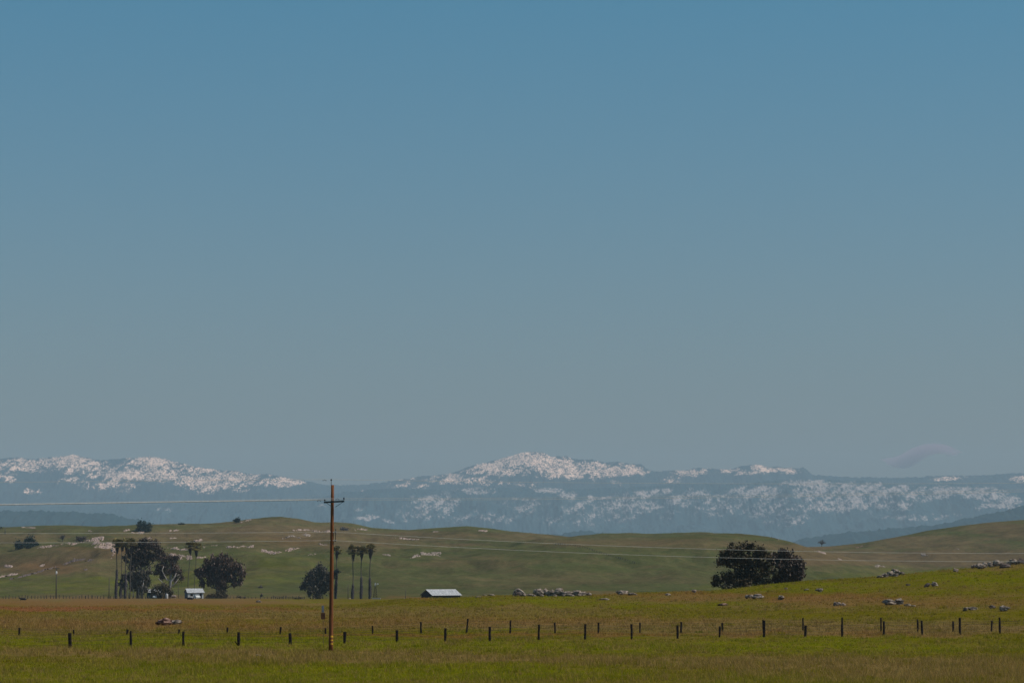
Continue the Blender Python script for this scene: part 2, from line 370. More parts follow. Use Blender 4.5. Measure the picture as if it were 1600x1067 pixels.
LUSH = [(150, 1004, 330, 9, 1.15), (500, 1007, 260, 9, 1.2), (820, 1010, 280, 10, 1.0), (1240, 1010, 380, 11, 1.05), (640, 1052, 320, 16, 1.1), (230, 1056, 420, 18, 1.1), (1180, 1063, 200, 6, .6),
        (850, 938, 110, 7, .9), (1500, 901, 170, 13, .9), (1260, 915, 130, 8, .9), (1000, 943, 220, 5, .6), (360, 973, 90, 5.5, .8), (450, 972, 70, 4, .8), (260, 951, 70, 4, .7), (470, 939, 80, 3, .7),
        (1130, 943, 140, 4, .5), (1430, 925, 120, 7, .5), (740, 985, 60, 3, .7), (1080, 986, 60, 3, .5), (120, 912, 160, 12, .5), (280, 905, 100, 14, .4), (430, 890, 90, 22, .3), (1500, 1000, 120, 6, .5)]
def land_attr(X, Y, Z):
    px, py = to_px(X, Y, Z)
    d = patches(px, py, DRY); r = patches(px, py, RED); l = patches(px, py, LUSH)
    hill = sst(900, 1300, Y)
    n_ = fbm(px / 26, py / 3.2, 4) - .5; l = np.clip(l * .8 + n_ * .9 * (l > .05), 0, 1)
    d = np.clip(d * 1.12 * (1 - .8 * l) + .06 * hill * (1 - l) + .12 - n_ * .7 * (1 - hill), 0, 1.2)
    return np.stack([d, r, l, hill], 1)
cols = np.linspace(-1, 1, 781)
rows = np.concatenate([np.linspace(-80, 98, 14), np.linspace(100, 600, 300)[:-1], np.linspace(600, 1150, 90)[:-1], np.linspace(1150, 2700, 320)[:-1], np.geomspace(2700, 26500, 26)])
T_, Y_ = np.meshgrid(cols, rows)
X_ = T_ * (0.23 * Y_ + 60)
Z_ = ground_h(X_, Y_)
V = np.stack([X_.ravel(), Y_.ravel(), Z_.ravel()], 1)
nc, nrw = len(cols), len(rows)
ii = (np.arange(nrw - 1)[:, None] * nc + np.arange(nc - 1)[None, :]).ravel()
Fq = np.stack([ii, ii + 1, ii + nc + 1, ii + nc], 1)
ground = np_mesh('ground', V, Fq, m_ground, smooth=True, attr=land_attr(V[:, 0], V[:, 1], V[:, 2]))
tag(ground, kind='structure')

# ------------------------------------------------------------------ mountains and foothills
def range_mesh(name, mat, skyline, Yc, depth, amp, snow, n=1500, m=150, rough=60., qmax=.225):
    q = np.linspace(-qmax, qmax, n); t = np.linspace(-.3, 1, m)      # t=0 crest, t=1 foot on the near side
    Q, T = np.meshgrid(q, t)
    Y = Yc - depth * T; X = Q * Yc
    hc = CZ + prof(skyline, Q) * Yc
    base = -90.0
    k = np.where(T >= 0, (1 - np.clip(T, 0, 1)) ** 1.15, 1 + T * 1.5)
    Z = base + (hc - base) * k
    e = fbm(X / (amp * 9), Y / (amp * 11), 5, True) - .62
    e2 = fbm(X / (amp * 2.4) + 7, Y / (amp * 4), 4, True) - .6
    env = np.clip(T * 4, 0, 1) * np.clip((1 - T) * 3, 0, 1)
    Z = Z + env * (e * amp * 3.0 + e2 * amp * 1.0) * np.clip(k * 1.6 + .2, 0, 1)
    Z = Z + (1 - np.clip(abs(T) * 8, 0, 1)) * (fbm(X / rough, Y / rough, 3) - .5) * 14
    Z = Z + 11 * (vnoise(X / 13, Y / 30) - .5) + 9 * (vnoise(X / 7.6 + 50, Y / 20) - .5)
    V = np.stack([X.ravel(), Y.ravel(), Z.ravel()], 1)
    px, py = to_px(V[:, 0], V[:, 1], V[:, 2])
    s = np.zeros(len(V))
    wx = px + 14 * (fbm(px / 22, py / 9, 3) - .5); wy = py + 8 * (fbm(px / 18 + 40, py / 8, 3) - .5)
    for cx, cy, rx, ry, v in snow:
        d = ((wx - cx) / (rx * 1.15)) ** 2 + ((wy - cy) / (ry * 1.2)) ** 2
        s = np.maximum(s, v * np.exp(-d * d * .6))
    streak = fbm(px / 13 + py / 9, py / 4.5 - px / 40, 4, True); gully = fbm((px + 1.5 * py) / 6.5, (py - .3 * px) / 26, 3)
    s = np.clip(s - np.clip(streak - .62, 0, 1) * 2.0 * (s < 1.05) - np.clip(gully - .50, 0, 1) * 1.7 * (s < .8) + np.clip(e.ravel(), -.2, .3) * .5 * (s > .1), 0, 1.2)
    ii = (np.arange(m - 1)[:, None] * n + np.arange(n - 1)[None, :]).ravel()
    o = np_mesh(name, V, np.stack([ii, ii + n, ii + n + 1, ii + 1], 1), mat, smooth=True, attr=np.stack([s, s, s], 1))
    tag(o, kind='structure'); return o
SKY1 = [(-200, 722), (0, 716), (25, 714), (50, 716), (75, 714), (100, 711), (118, 709.5), (135, 714), (150, 717), (170, 717), (190, 716), (210, 714), (235, 712.5), (255, 715), (270, 720),
        (290, 724), (305, 729), (330, 732), (350, 735), (370, 735), (390, 740), (402, 740.5), (420, 740), (440, 744), (460, 748), (480, 751), (500, 755.5), (520, 757.5), (560, 757.5),
        (580, 755), (600, 753), (620, 749.5), (640, 746.5), (660, 743.5), (690, 741), (710, 737), (740, 725.5), (760, 722), (780, 716.5), (800, 711), (815, 706.5), (835, 704.5), (850, 706),
        (860, 712), (885, 712), (900, 717), (925, 717), (945, 722), (965, 720), (985, 724), (1000, 724), (1012, 732), (1025, 736), (1050, 735), (1075, 733), (1090, 730.5), (1115, 731.5),
        (1140, 732.5), (1160, 726.5), (1185, 724), (1200, 729), (1215, 728), (1245, 731), (1255, 729.5), (1270, 741), (1300, 743.5), (1350, 745), (1400, 746), (1440, 744.5), (1460, 743),
        (1500, 742.5), (1545, 741.5), (1580, 738), (1600, 738.5), (1800, 734)]
SNOW1 = [(100, 722, 55, 8, .9), (30, 723, 35, 6, .75), (115, 716, 20, 6, 1.1), (60, 730, 60, 6, .7), (150, 732, 60, 9, .7), (240, 722, 45, 12, .85), (215, 741, 70, 9, 1), (290, 736, 50, 13, .7),
         (330, 751, 60, 13, .85), (322, 765, 20, 6, .8), (400, 749, 50, 9, .6), (370, 766, 25, 5, .5), (445, 753, 25, 5, .9), (8, 744, 14, 7, .65), (115, 752, 25, 6, .6), (140, 760, 12, 5, .7),
         (172, 759, 18, 6, .95), (205, 760, 12, 4, .8), (190, 768, 18, 3, .5), (50, 768, 14, 3.5, .75), (275, 771, 15, 5, .35), (835, 714, 36, 9, 1.1), (800, 720, 30, 9, .9), (770, 729, 25, 7, .9),
         (790, 736, 40, 6, .75), (865, 726, 34, 11, 1), (905, 731, 60, 10, .95), (945, 735, 50, 8, .9), (985, 735, 25, 7, .9), (880, 743, 50, 4, .7), (740, 736, 20, 4, .7), (700, 743, 25, 3, .7),
         (645, 748, 50, 2.6, .6), (640, 757, 30, 4, .45), (720, 750, 50, 5, .75), (762, 755, 35, 3.5, .45), (820, 756, 16, 3, .5), (1080, 739, 21, 4.5, 1.1), (1050, 749, 12, 4, .7),
         (1110, 734, 40, 3, .45), (1160, 737, 36, 4, .8), (1190, 730, 20, 6, .8), (1217, 736, 32, 4.5, .85), (1480, 748.5, 20, 1.4, 1), (1500, 745, 40, .9, .4), (1592, 747, 13, 4.5, .9),
         (955, 753, 20, 3, .35), (570, 768, 14, 2, .4)]
SKY2 = [(-200, 800), (0, 792), (200, 788), (400, 784), (500, 776), (540, 768), (600, 763), (640, 764), (700, 764), (760, 760), (820, 762), (850, 762), (900, 763), (1000, 760), (1060, 755),
        (1100, 753.5), (1160, 755), (1200, 751), (1260, 749), (1300, 750), (1360, 751), (1400, 756), (1450, 757), (1490, 756), (1550, 760), (1590, 768), (1650, 775), (1800, 770)]
SNOW2 = [(862, 765, 20, 4, .8), (890, 772, 16, 3.5, .7), (935, 778, 20, 2.5, .95), (975, 780, 22, 2.5, .6), (1015, 771, 26, 4, .75), (1035, 766, 16, 3, .75), (680, 790, 34, 15, .45), (650, 801, 25, 10, .5), (740, 766, 30, 4, .7),
         (815, 790, 34, 10, .38), (960, 796, 60, 18, .5), (900, 812, 45, 9, .4), (1000, 790, 40, 8, .55), (1092, 768, 18, 7, .8), (1070, 780, 30, 6, .6), (1050, 805, 35, 6, .45), (1130, 788, 75, 16, .5),
         (1180, 770, 34, 9, .75), (1200, 792, 35, 16, .5), (1262, 755, 30, 5, .8), (1300, 768, 50, 12, .7), (1335, 782, 46, 14, .75), (1290, 792, 50, 8, .6), (1370, 770, 22, 14, .7), (1385, 790, 34, 6, .7),
         (1410, 764, 16, 3.5, .85), (1440, 773, 50, 8, .6), (1500, 764, 40, 4, .7), (1540, 772, 36, 9, .7), (1575, 782, 18, 8, .8), (1560, 791, 34, 3, .85), (1420, 808, 50, 3.5, .45), (575, 808, 14, 3, .75),
         (556, 794, 8, 3, .6), (605, 813, 10, 2.5, .6), (500, 790, 12, 2, .4), (1230, 812, 40, 8, .35), (760, 808, 60, 9, .3), (1480, 804, 25, 2.5, .5), (260, 795, 10, 3, .4)]
SKY3 = [(-200, 800), (0, 798), (40, 798), (62, 796.5), (90, 797.5), (105, 799), (120, 798), (130, 802), (150, 802), (170, 800.5), (190, 806), (215, 812), (240, 820), (300, 836), (840, 836), (880, 833), (900, 828.5), (920, 829.5), (950, 834),
        (1000, 842), (1200, 850), (1240, 846), (1260, 841), (1300, 834.5), (1330, 830.5), (1380, 826.5), (1420, 823.5), (1460, 820), (1500, 812), (1540, 803), (1570, 797), (1600, 790), (1800, 768)]
range_mesh('mountain_range', m_mt1, SKY1, 25000, 3600, 95, SNOW1)
range_mesh('front_mountains', m_mt2, SKY2, 20500, 2800, 85, SNOW2, rough=80)
range_mesh('foothills', m_mt3, SKY3, 13500, 1800, 35, [], n=900, m=80, rough=50)

# ------------------------------------------------------------------ haze
hz = MB().box((0, 13200, 455), (15200, 27400, 1120)).build('haze', bpy.data.materials.new('valley_air'))
tag(hz, kind='stuff')
hm = hz.data.materials[0]; hm.use_nodes = True; nt = hm.node_tree; nt.nodes.clear()
pv = nd(nt, 'ShaderNodeVolumePrincipled'); pv.inputs['Color'].default_value = (.67, .87, 1.0, 1)
pv.inputs['Density'].default_value = 3.9e-5
ou = nd(nt, 'ShaderNodeOutputMaterial'); nt.links.new(pv.outputs[0], ou.inputs['Volume'])

# ------------------------------------------------------------------ cloud beyond the range
def ico(sub=3):
    import bmesh
    bm = bmesh.new(); bmesh.ops.create_icosphere(bm, subdivisions=sub, radius=1)
    V = np.array([v.co[:] for v in bm.verts]); Fc = np.array([[v.index for v in f.verts] for f in bm.faces]); bm.free(); return V, Fc
ICO3 = ico(3); ICO4 = ico(4); ICO2 = ico(2)
def n3(p, s, seed=0):
    return (vnoise(p[:, 0] * s + seed, p[:, 1] * s + 3.7 * p[:, 2] * s + seed) + vnoise(p[:, 1] * s + 9 + seed, p[:, 2] * s * 1.3 + seed)) * .5
def cloud():
    m, nt, b = new_mat('thin_cloud_vapour'); nt.nodes.remove(b)
    pv = nd(nt, 'ShaderNodeVolumePrincipled'); pv.inputs['Color'].default_value = (.95, .62, .72, 1); pv.inputs['Density'].default_value = .0042
    nt.links.new(pv.outputs[0], nt.nodes['Material Output'].inputs['Volume'])
    V, Fc = ICO4; Y = 33000.0
    c = at(1438, 710, Y)
    def shape(c, rx, rz, tilt, seed):
        P = V.copy(); P *= (1 + .35 * (n3(V, 1.6, seed) - .5) + .2 * (n3(V, 4, seed + 5) - .5))[:, None]
        P[:, 0] *= rx; P[:, 2] *= rz; P[:, 1] *= rx * .5
        P[:, 2] *= .8 + .2 * np.cos(P[:, 0] / rx * 4.2 + 1.2); P[:, 2] += P[:, 0] * tilt + .45 * rz * np.sin(P[:, 0] / rx * 3.4 + .4)
        return P
    o = np_mesh('cloud', shape(c, 440, 105, .13, 2), Fc, m, smooth=True, loc=c)
    tag(o, 'faint flat mauve cloud low in the sky above the right-hand mountains', 'cloud')
cloud()

# ------------------------------------------------------------------ rocks
BIDX = 0
def boulder_np(w, h, d, seed, sub=ICO3, facet=.5):
    V, Fc = sub; P = V.copy()
    rg = np.random.default_rng(seed)
    for _ in range(9):                       # cut flat faces
        n = rg.normal(size=3); n /= np.linalg.norm(n); k = rg.uniform(.55, .9)
        dd = P @ n; m = dd > k; P[m] -= np.outer((dd[m] - k) * .85, n)
    P *= (1 + .75 * (n3(P + 5, 1.7, seed % 97) - .5) + .34 * (n3(P + 5, 4.5, seed % 89) - .5) + .14 * (n3(P + 5, 9.0, seed % 83) - .5))[:, None]
    mn, mx_ = P.min(0), P.max(0); P = (P - (mn + mx_) / 2) / (mx_ - mn) * 2
    P *= np.array([w / 2, d / 2, h / 2]); P[:, 2] += h / 2
    return P, Fc
def boulder(px, pyb, wpx, hpx, label, group=None, mat=None, sink=.2, tilt=0, Y=None):
    global BIDX; BIDX += 1
    g = on_ground(px, pyb, hi=560, fallback=425) if Y is None else Vector((slope(px, pyb)[0] * Y, Y, gz(slope(px, pyb)[0] * Y, Y)))
    k = mpp(g.y); w_, h_ = wpx * k, hpx * k
    P, Fc = boulder_np(w_ * (1.35 if group else 1.15), h_ * ((1.1 if group else 1.02) + sink), max(w_ * .75, h_ * .6), 100 + BIDX * 7, ICO4)
    if tilt: P[:, 0] += P[:, 2] * tilt
    zt = at(px, pyb, g.y).z
    z = min(g.z, zt + .2) - h_ * sink
    o = np_mesh('boulder', P, Fc, mat or m_rock, smooth=False, loc=(g.x, g.y, z)); return tag(o, label, 'boulder', group)
ROWL = 'grey granite boulder in the long low row of boulders on the field crest'; ROWG = 'boulders in the row on the field crest'
def arch_boulder():
    g = on_ground(811, 931, hi=560, fallback=425); k = mpp(g.y); mb = MB()
    prof_ = [(-10.5, -.5), (-10, 4), (-8, 9), (-4, 12.3), (0, 12.6), (4, 10.5), (9, 6), (12, 2), (12.5, -.5), (3.5, -.5), (3.2, 4), (1, 7.5), (-3, 9), (-6, 7.2), (-8, 3.5), (-8.6, -.5)]
    n = len(prof_); vs = []
    for j, dep in enumerate((-1.0, -.5, .5, 1.2)):
        s = .93 if j in (0, 3) else 1
        for x, z in prof_: vs.append((x * k * s + rnd.uniform(-.03, .03), dep, max(z * k * s, -.1) + rnd.uniform(-.03, .03)))
    fs = []
    for j in range(3):
        for i in range(n): fs.append((j * n + i, j * n + (i + 1) % n, (j + 1) * n + (i + 1) % n, (j + 1) * n + i))
    fs.append(tuple(range(n - 1, -1, -1))); fs.append(tuple(3 * n + i for i in range(n)))
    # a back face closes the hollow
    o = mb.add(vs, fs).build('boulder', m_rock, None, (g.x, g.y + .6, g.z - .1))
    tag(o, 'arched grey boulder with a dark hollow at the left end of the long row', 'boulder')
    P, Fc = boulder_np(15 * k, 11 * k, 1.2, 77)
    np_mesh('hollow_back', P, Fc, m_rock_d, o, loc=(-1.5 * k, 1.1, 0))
arch_boulder()
boulder(809, 931.3, 10, 6.5, 'rounded dark grey stone sitting in the hollow of the arched boulder', mat=m_rock_d)
for a in [(817, 931.5, 7, 4.5), (827, 931, 15, 3.8), (841, 931, 13, 11), (851, 930.5, 9, 10.5), (861, 931, 13, 9.5), (873, 931, 15, 11.5), (886, 931, 15, 7), (899, 930.5, 14, 8), (911, 930.5, 13, 6), (920, 930.5, 8, 5)]:
    boulder(*a, ROWL, ROWG)
for a in [(834, 931.5, 6, 3), (846, 931.8, 6, 3.5), (867, 931.8, 6, 4), (880, 931.6, 5, 3), (893, 931.3, 7, 3.4), (905, 931, 6, 3)]:
    boulder(*a, 'small grey stone at the foot of the long row of boulders on the crest', 'small stones at the foot of the boulder row')
boulder(972, 929, 18, 7, 'broad low grey boulder on the crest right of the long boulder row')
boulder(988, 929.5, 14, 4, 'flat grey stone beside the broad low boulder on the crest')
boulder(1043.5, 930, 9, 3.6, 'small flat pale stone alone on the crest between two larger rocks')
boulder(1084.5, 926, 7, 5, 'bright pale blocky stone on the crest left of the dark bushes', mat=m_rock_p)
boulder(944, 937, 15, 3, 'flat grey slab in bright grass below the boulder row')
boulder(1129, 946, 16, 4, 'low reddish grey rock in brown grass below the dark bushes', mat=m_rock_r)
boulder(1171, 934.5, 13, 6, 'squat grey rock, left of a touching pair under the dark bushes')
boulder(1184, 935, 18, 7.5, 'wide grey rock, right of a touching pair under the dark bushes')
boulder(1221, 937, 11, 7, 'grey rock alone in brown grass to the right of the dark bushes')
boulder(1228, 920, 5, 2.4, 'tiny pale stone below the right end of the dark bushes', mat=m_rock_p)
boulder(1260, 922, 8, 2.4, 'tiny flat grey stone on the slope right of the dark bushes')
boulder(1280, 924, 12, 5.5, 'grey knobbly rock halfway up the slope right of the dark bushes')
boulder(1308, 946, 11, 6, 'grey rock with a paler stone touching its right side')
boulder(1317, 946, 9, 4.5, 'pale stone touching the right side of a grey rock', mat=m_rock_p)
boulder(1390, 945, 21, 9, 'large pale grey outcrop boulder on the lower right slope')
boulder(1405, 944, 14, 9.5, 'upright half of the split grey boulder on the lower right slope')
boulder(1418, 947, 9, 4, 'small stone trailing right of the large split boulder', 'stones trailing from the split boulder')
boulder(1427, 947.5, 6, 2.6, 'small stone trailing right of the large split boulder', 'stones trailing from the split boulder')
boulder(1446.5, 917, 8, 6.5, 'dark leaning stone on the bright green upper right slope', mat=m_rock_d, tilt=.5)
boulder(1460.5, 915.5, 10, 7, 'blocky grey stone just right of the dark leaning stone')
boulder(1419, 914.5, 7, 2.8, 'small black stone on the bright green slope below the rock pile', mat=m_rock_d)
for a in [(1375, 902.3, 9, 3.5), (1383, 901.5, 9, 6), (1391, 900.5, 10, 8), (1398, 898.5, 13, 10), (1399, 900.5, 8, 5), (1408, 898, 9, 5)]:
    boulder(*a, 'jagged pale grey rock in the small rock pile on the right-hand crest', 'rocks in the pile on the right-hand crest')
boulder(1493.5, 893, 8, 5.5, 'pale square boulder alone on the right-hand crest line', mat=m_rock_p)
for i, a in enumerate([(1522, 886.5, 8, 6), (1531.5, 888.5, 13, 8), (1539, 886, 10, 8), (1547.5, 884.5, 10, 7.5), (1557, 883.5, 9, 10), (1564, 883, 8, 7), (1570, 887, 14, 6.5), (1576, 883, 9, 6), (1583, 882, 12, 9), (1590, 880, 7, 6), (1597, 881, 12, 9), (1611, 878, 14, 9)]):
    boulder(*a, 'grey boulder in the chain of boulders along the crest at the right edge', 'boulders in the chain at the right edge', mat=m_rock_d if i in (6, 10) else m_rock)
boulder(1508.5, 954.5, 8, 6, 'rounded grey stone at the left of the lower right stones')
boulder(1520, 952.5, 16, 5, 'wide low grey rock with a dark underside near the right edge')
boulder(1550.5, 950.5, 10, 5.5, 'small dull grey rock between two larger rocks near the right edge', mat=m_rock_d)
boulder(1570, 954.5, 16, 9, 'large mottled grey rock lowest on the slope at the right edge')
boulder(256, 976.5, 23, 12, 'rust stained humped boulder in the left field', mat=m_rock_r)
boulder(275, 976, 17, 8.5, 'pale grey boulder leaning on the rust stained boulder')
boulder(404, 1024, 8, 2.8, 'small whitish stone in the grass before the near fence', mat=m_rock_p, Y=183)
for a in [(747, 930.5, 8, 2.3), (757, 930.5, 6, 2), (768, 930.5, 9, 2.5)]:
    boulder(*a, 'small low stone on the crest between the barn and the boulder row', 'low stones between barn and boulder row')
boulder(404, 943.5, 9, 5, 'pale stone far off in the field left of the lone round tree', Y=800)

OC = 0
def outcrop(path, half, n, size, label, mat=None, group=None):
    """bedrock breaking through the hillside: one mesh of half buried slabs following the slope"""
    global OC; OC += 1
    path = np.array(path, float); L = np.hypot(*np.diff(path, axis=0).T).sum(); seg = np.concatenate([[0], np.cumsum(np.hypot(*np.diff(path, axis=0).T))])
    na = int(max(14, L * 2.2)) + 8; nb = 19
    ts = np.linspace(-.06, 1.06, na) * L
    # centre line and half width on the hillside
    C = []; Hh = []
    for t in ts:
        tc = min(max(t, 0), L); x = np.interp(tc, seg, path[:, 0]) + (t - tc); y = np.interp(tc, seg, path[:, 1])
        g = on_ground(x, y, lo=1185, hi=2500); C.append(g)
    C = np.array(C); med = np.median(C[:, 1]); C[:, 1] = np.clip(C[:, 1], med - 170, med + 170)
    ker = np.array([1, 2, 3, 2, 1.]) / 9; C[:, 1] = np.convolve(np.pad(C[:, 1], 2, mode='edge'), ker, 'valid'); C[:, 0] = np.array([slope(np.interp(min(max(t, 0), L), seg, path[:, 0]) + t - min(max(t, 0), L), 850)[0] for t in ts]) * C[:, 1]
    k = med / F; hw = max(half * k * 9, 5)
    T, S = np.meshgrid(np.linspace(-1, 1, na), np.linspace(-1, 1, nb), indexing='ij')
    X = C[:, 0][:, None] + S * 0; Yv = C[:, 1][:, None] + S * hw; X = X + (fbm(X / 9 + OC, Yv / 9, 2) - .5) * 3
    g = ground_h(X, Yv); sz = size * k
    r1 = fbm(X / (sz * 1.4) + OC * 3, Yv / (sz * 3.0), 3, True); r2 = fbm(X / (sz * .45), Yv / (sz * .9) + OC, 2); r3 = fbm(X / (sz * 5) + OC, Yv / (sz * 9), 2)
    edge = np.clip((1 - np.abs(S)) * 2.2, 0, 1) * np.clip((1 - np.abs(T)) * (na / 5), 0, 1)
    hgt = (r1 - .60) * 3.4 + (r2 - .5) * 2.2 + (r3 - .50) * 4.0 + min(n / (L * 1.1 + 4), 1.6) * .25 - .22
    hgt = np.where(hgt > .35, np.floor(hgt * 5) / 5 + .07 * r2, hgt)
    up_ = np.clip(hgt, -.9, 1.2) * sz * .5 * np.clip(half, .8, 1.5)
    Z = g - .45 + edge * (up_ + .45) - (1 - edge) * .25
    V = np.stack([X.ravel(), Yv.ravel(), Z.ravel()], 1); org = Vector(V[(na // 2) * nb + nb // 2])
    ii = (np.arange(na - 1)[:, None] * nb + np.arange(nb - 1)[None, :]).ravel()
    P = [V - np.array(org)]; Fc = [np.stack([ii, ii + nb, ii + nb + 1, ii + 1], 1)]
    o = np_mesh('rock_outcrop', np.concatenate(P), np.concatenate(Fc), mat or m_rock_p, loc=org)
    tag(o, label, 'rock outcrop', group); return o
outcrop([(62, 856), (80, 853.5), (100, 851), (118, 849), (135, 846), (158, 841)], 2.4, 75, 2.6, 'long pale pink bedrock ledge climbing the left hill beside the grey shrub')
outcrop([(148, 848), (165, 851), (178, 854), (182, 862), (174, 868)], 5, 80, 2.8, 'broad pink bedrock slope behind the tallest palms on the left')
outcrop([(18, 905), (35, 900), (50, 897), (65, 892), (75, 889)], 2.8, 70, 2.2, 'dark weathered rock band low on the left hill, nearer the photo edge', m_rock_d)
outcrop([(82, 888), (100, 882), (115, 876), (130, 874), (140, 877)], 2.5, 70, 2.1, 'dark weathered rock band running up to the right behind the far utility pole', m_rock_d)
outcrop([(130, 890), (136, 891)], 1.2, 8, 1.8, 'small dark rock right of the far utility pole on the hill', m_rock_d)
outcrop([(8, 884), (20, 886)], 2, 16, 2.2, 'small grey pink outcrop near the left edge above the red soil')
outcrop([(2, 901), (12, 899), (26, 897)], 2, 18, 2.4, 'low pink outcrop touching the left edge of the photo')
outcrop([(64, 883), (70, 883)], .7, 6, 2, 'tiny pink slab in the middle of the left hill')
outcrop([(33, 824), (55, 825)], 1, 14, 2, 'pale slabs on the hilltop skyline at far left')
outcrop([(138, 829), (144, 830)], .8, 5, 1.6, 'tiny pale stones near the hilltop left of the round oak')
outcrop([(181, 834), (192, 830), (204, 827.5)], 1.3, 26, 2, 'thin pale ledge rising toward the round oak on the hilltop')
outcrop([(205, 831), (228, 833)], .9, 12, 2, 'thin pale ledge just below the round oak')
outcrop([(260, 829), (268, 829)], 1.3, 12, 2, 'left one of two white outcrops right of the round oak')
outcrop([(272, 829), (280, 829)], 1.2, 12, 2, 'right one of two white outcrops right of the round oak')
outcrop([(266, 841), (275, 841)], 1.5, 14, 2, 'white outcrop directly above the slanting palms')
outcrop([(303, 845), (316, 844)], 1.6, 18, 2, 'pale outcrop behind the crowns of the slanting palms')
outcrop([(317, 854), (328, 852), (340, 852)], 2, 22, 2.2, 'pale outcrop to the right of the slanting palm crowns')
outcrop([(263, 855), (285, 859), (300, 857)], 1.5, 18, 1.8, 'scattered pale stones between the white trunked tree and the slanting palms')
outcrop([(265, 867), (280, 869), (297, 874)], 3.4, 42, 2.8, 'big pink outcrop behind the top of the white trunked tree')
outcrop([(308, 871), (322, 871)], 1.3, 14, 2.2, 'pink outcrop just left of the broad dark tree crown')
outcrop([(355, 855), (375, 855), (396, 854)], 1.6, 32, 2.2, 'row of white rocks above the broad dark tree')
outcrop([(226, 842), (238, 841)], 1.6, 14, 2.2, 'pink rocks behind the top of the tallest eucalyptus')
outcrop([(376, 816), (392, 812)], 1, 10, 2, 'pale rock strip on the skyline beside the small ridge-top oak')
outcrop([(460, 829), (480, 828), (500, 831), (516, 830)], 1.8, 44, 2.4, 'white outcrop strip near the ridge left of the tall utility pole')
outcrop([(445, 840), (460, 838), (470, 841)], 3, 32, 2.1, 'clump of dark and white boulders on the hill left of the tall utility pole', m_rock)
outcrop([(474, 837), (486, 836)], 1.5, 14, 2, 'small grey rocks between the boulder clump and the tall utility pole', m_rock)
outcrop([(410, 861), (425, 864), (438, 863), (450, 860), (464, 857)], 2.2, 52, 2.6, 'large pink slab outcrop on the hill above the lone round tree')
outcrop([(482, 866), (494, 866)], 1, 12, 1.9, 'small pale slab just left of the tall utility pole, halfway down the hill')
outcrop([(497, 850), (512, 853)], .9, 10, 2, 'thin pink ledge meeting the tall utility pole from the left')
outcrop([(552, 829), (562, 827), (572, 828)], 1.5, 24, 2.2, 'pale outcrop on the ridge right of the low dark shrub')
outcrop([(613, 840), (627, 841)], 1, 12, 2, 'small pale slab on the centre hill, left of a longer one')
outcrop([(630, 842), (655, 843)], 1.1, 20, 2.1, 'long pale slab on the centre hill')
outcrop([(645, 869), (660, 866), (675, 866), (688, 867)], 2.6, 60, 1.7, 'scatter of dark boulders on the green hill above the barn', m_rock)
outcrop([(676, 831), (690, 830)], .9, 10, 2, 'faint pale rocks below the rounded centre hilltop')
outcrop([(748, 829), (760, 830)], .9, 9, 2, 'small pale rocks right of the rounded centre hilltop')
outcrop([(598, 865), (612, 868)], 1, 9, 1.7, 'few small stones on the green slope right of the palms', m_rock)
outcrop([(1207, 839.5), (1216, 843)], 1, 14, 2, 'pale rocks on the ridge above the right-hand dark bush')
outcrop([(1271, 860), (1288, 864)], 1.2, 14, 2, 'pale stones on the brown slope below the bare ridge tree')
outcrop([(1366, 886), (1374, 884), (1383, 886)], 2, 34, 1.8, 'grey rock cluster in the saddle above the right-hand rock pile', m_rock)
outcrop([(1336, 856), (1350, 852.5)], 1.1, 12, 1.8, 'reddish rocks on the skyline of the right-hand hill', m_rock_r)
outcrop([(1440, 867), (1455, 866)], 1.5, 9, 1.6, 'faint grey stones on the brown flank of the right-hand hill', m_rock)
outcrop([(1310, 873.5), (1315, 874)], .6, 4, 1.6, 'tiny pale stone at the foot of the brown slope in the saddle')
outcrop([(1492, 857), (1498, 858)], .6, 4, 1.6, 'tiny pale stone on the upper right-hand hill')

# ------------------------------------------------------------------ trees
def leaves_np(lobes, n, size, droop, seed, clump=5.5):
    """lobes: (x,y,z,rx,ry,rz) metres relative to the tree base -> many small leaf quads in clumps"""
    rg = np.random.default_rng(seed); L = np.array(lobes); vol = (L[:, 3] * L[:, 5] * L[:, 4]) ** .7; vol = vol / vol.sum()
    P = []
    for l, v in zip(L, vol):
        m = max(12, int(n * v)); nc_ = max(3, int(m / 42))
        d = rg.normal(size=(nc_, 3)); d /= np.linalg.norm(d, axis=1)[:, None]
        cc = d * (rg.random(nc_) ** .4 * 1.08)[:, None] * l[3:6] + l[:3]
        k = rg.integers(nc_, size=m); r = .135 * (l[3] + l[5]) + size * .5
        loose = np.where(rg.random(m) < .3, 1.8, .9)[:, None]; p = cc[k] + rg.normal(size=(m, 3)) * r * loose * np.array([.6, .6, .62])
        p[:, 2] -= droop * rg.random(m) ** 2 * r * 2
        P.append(p)
    P = np.concatenate(P); m = len(P)
    P[:, 2] = np.maximum(P[:, 2], .15)
    a = rg.normal(size=(m, 3)); a[:, 2] *= .5 if droop == 0 else .25; a /= np.linalg.norm(a, axis=1)[:, None]
    bdir = rg.normal(size=(m, 3)); bdir[:, 2] -= droop * 3; bdir -= (bdir * a).sum(1)[:, None] * a; bdir /= np.linalg.norm(bdir, axis=1)[:, None]
    s = size * rg.uniform(.5, 1.3, m)[:, None]
    el = 1 + droop
    V = np.stack([P - a * s * .5, P - bdir * s * .5 * el, P + a * s * .5, P + bdir * s * .6 * el], 1).reshape(-1, 3)
    return V, np.arange(m * 4).reshape(-1, 4)
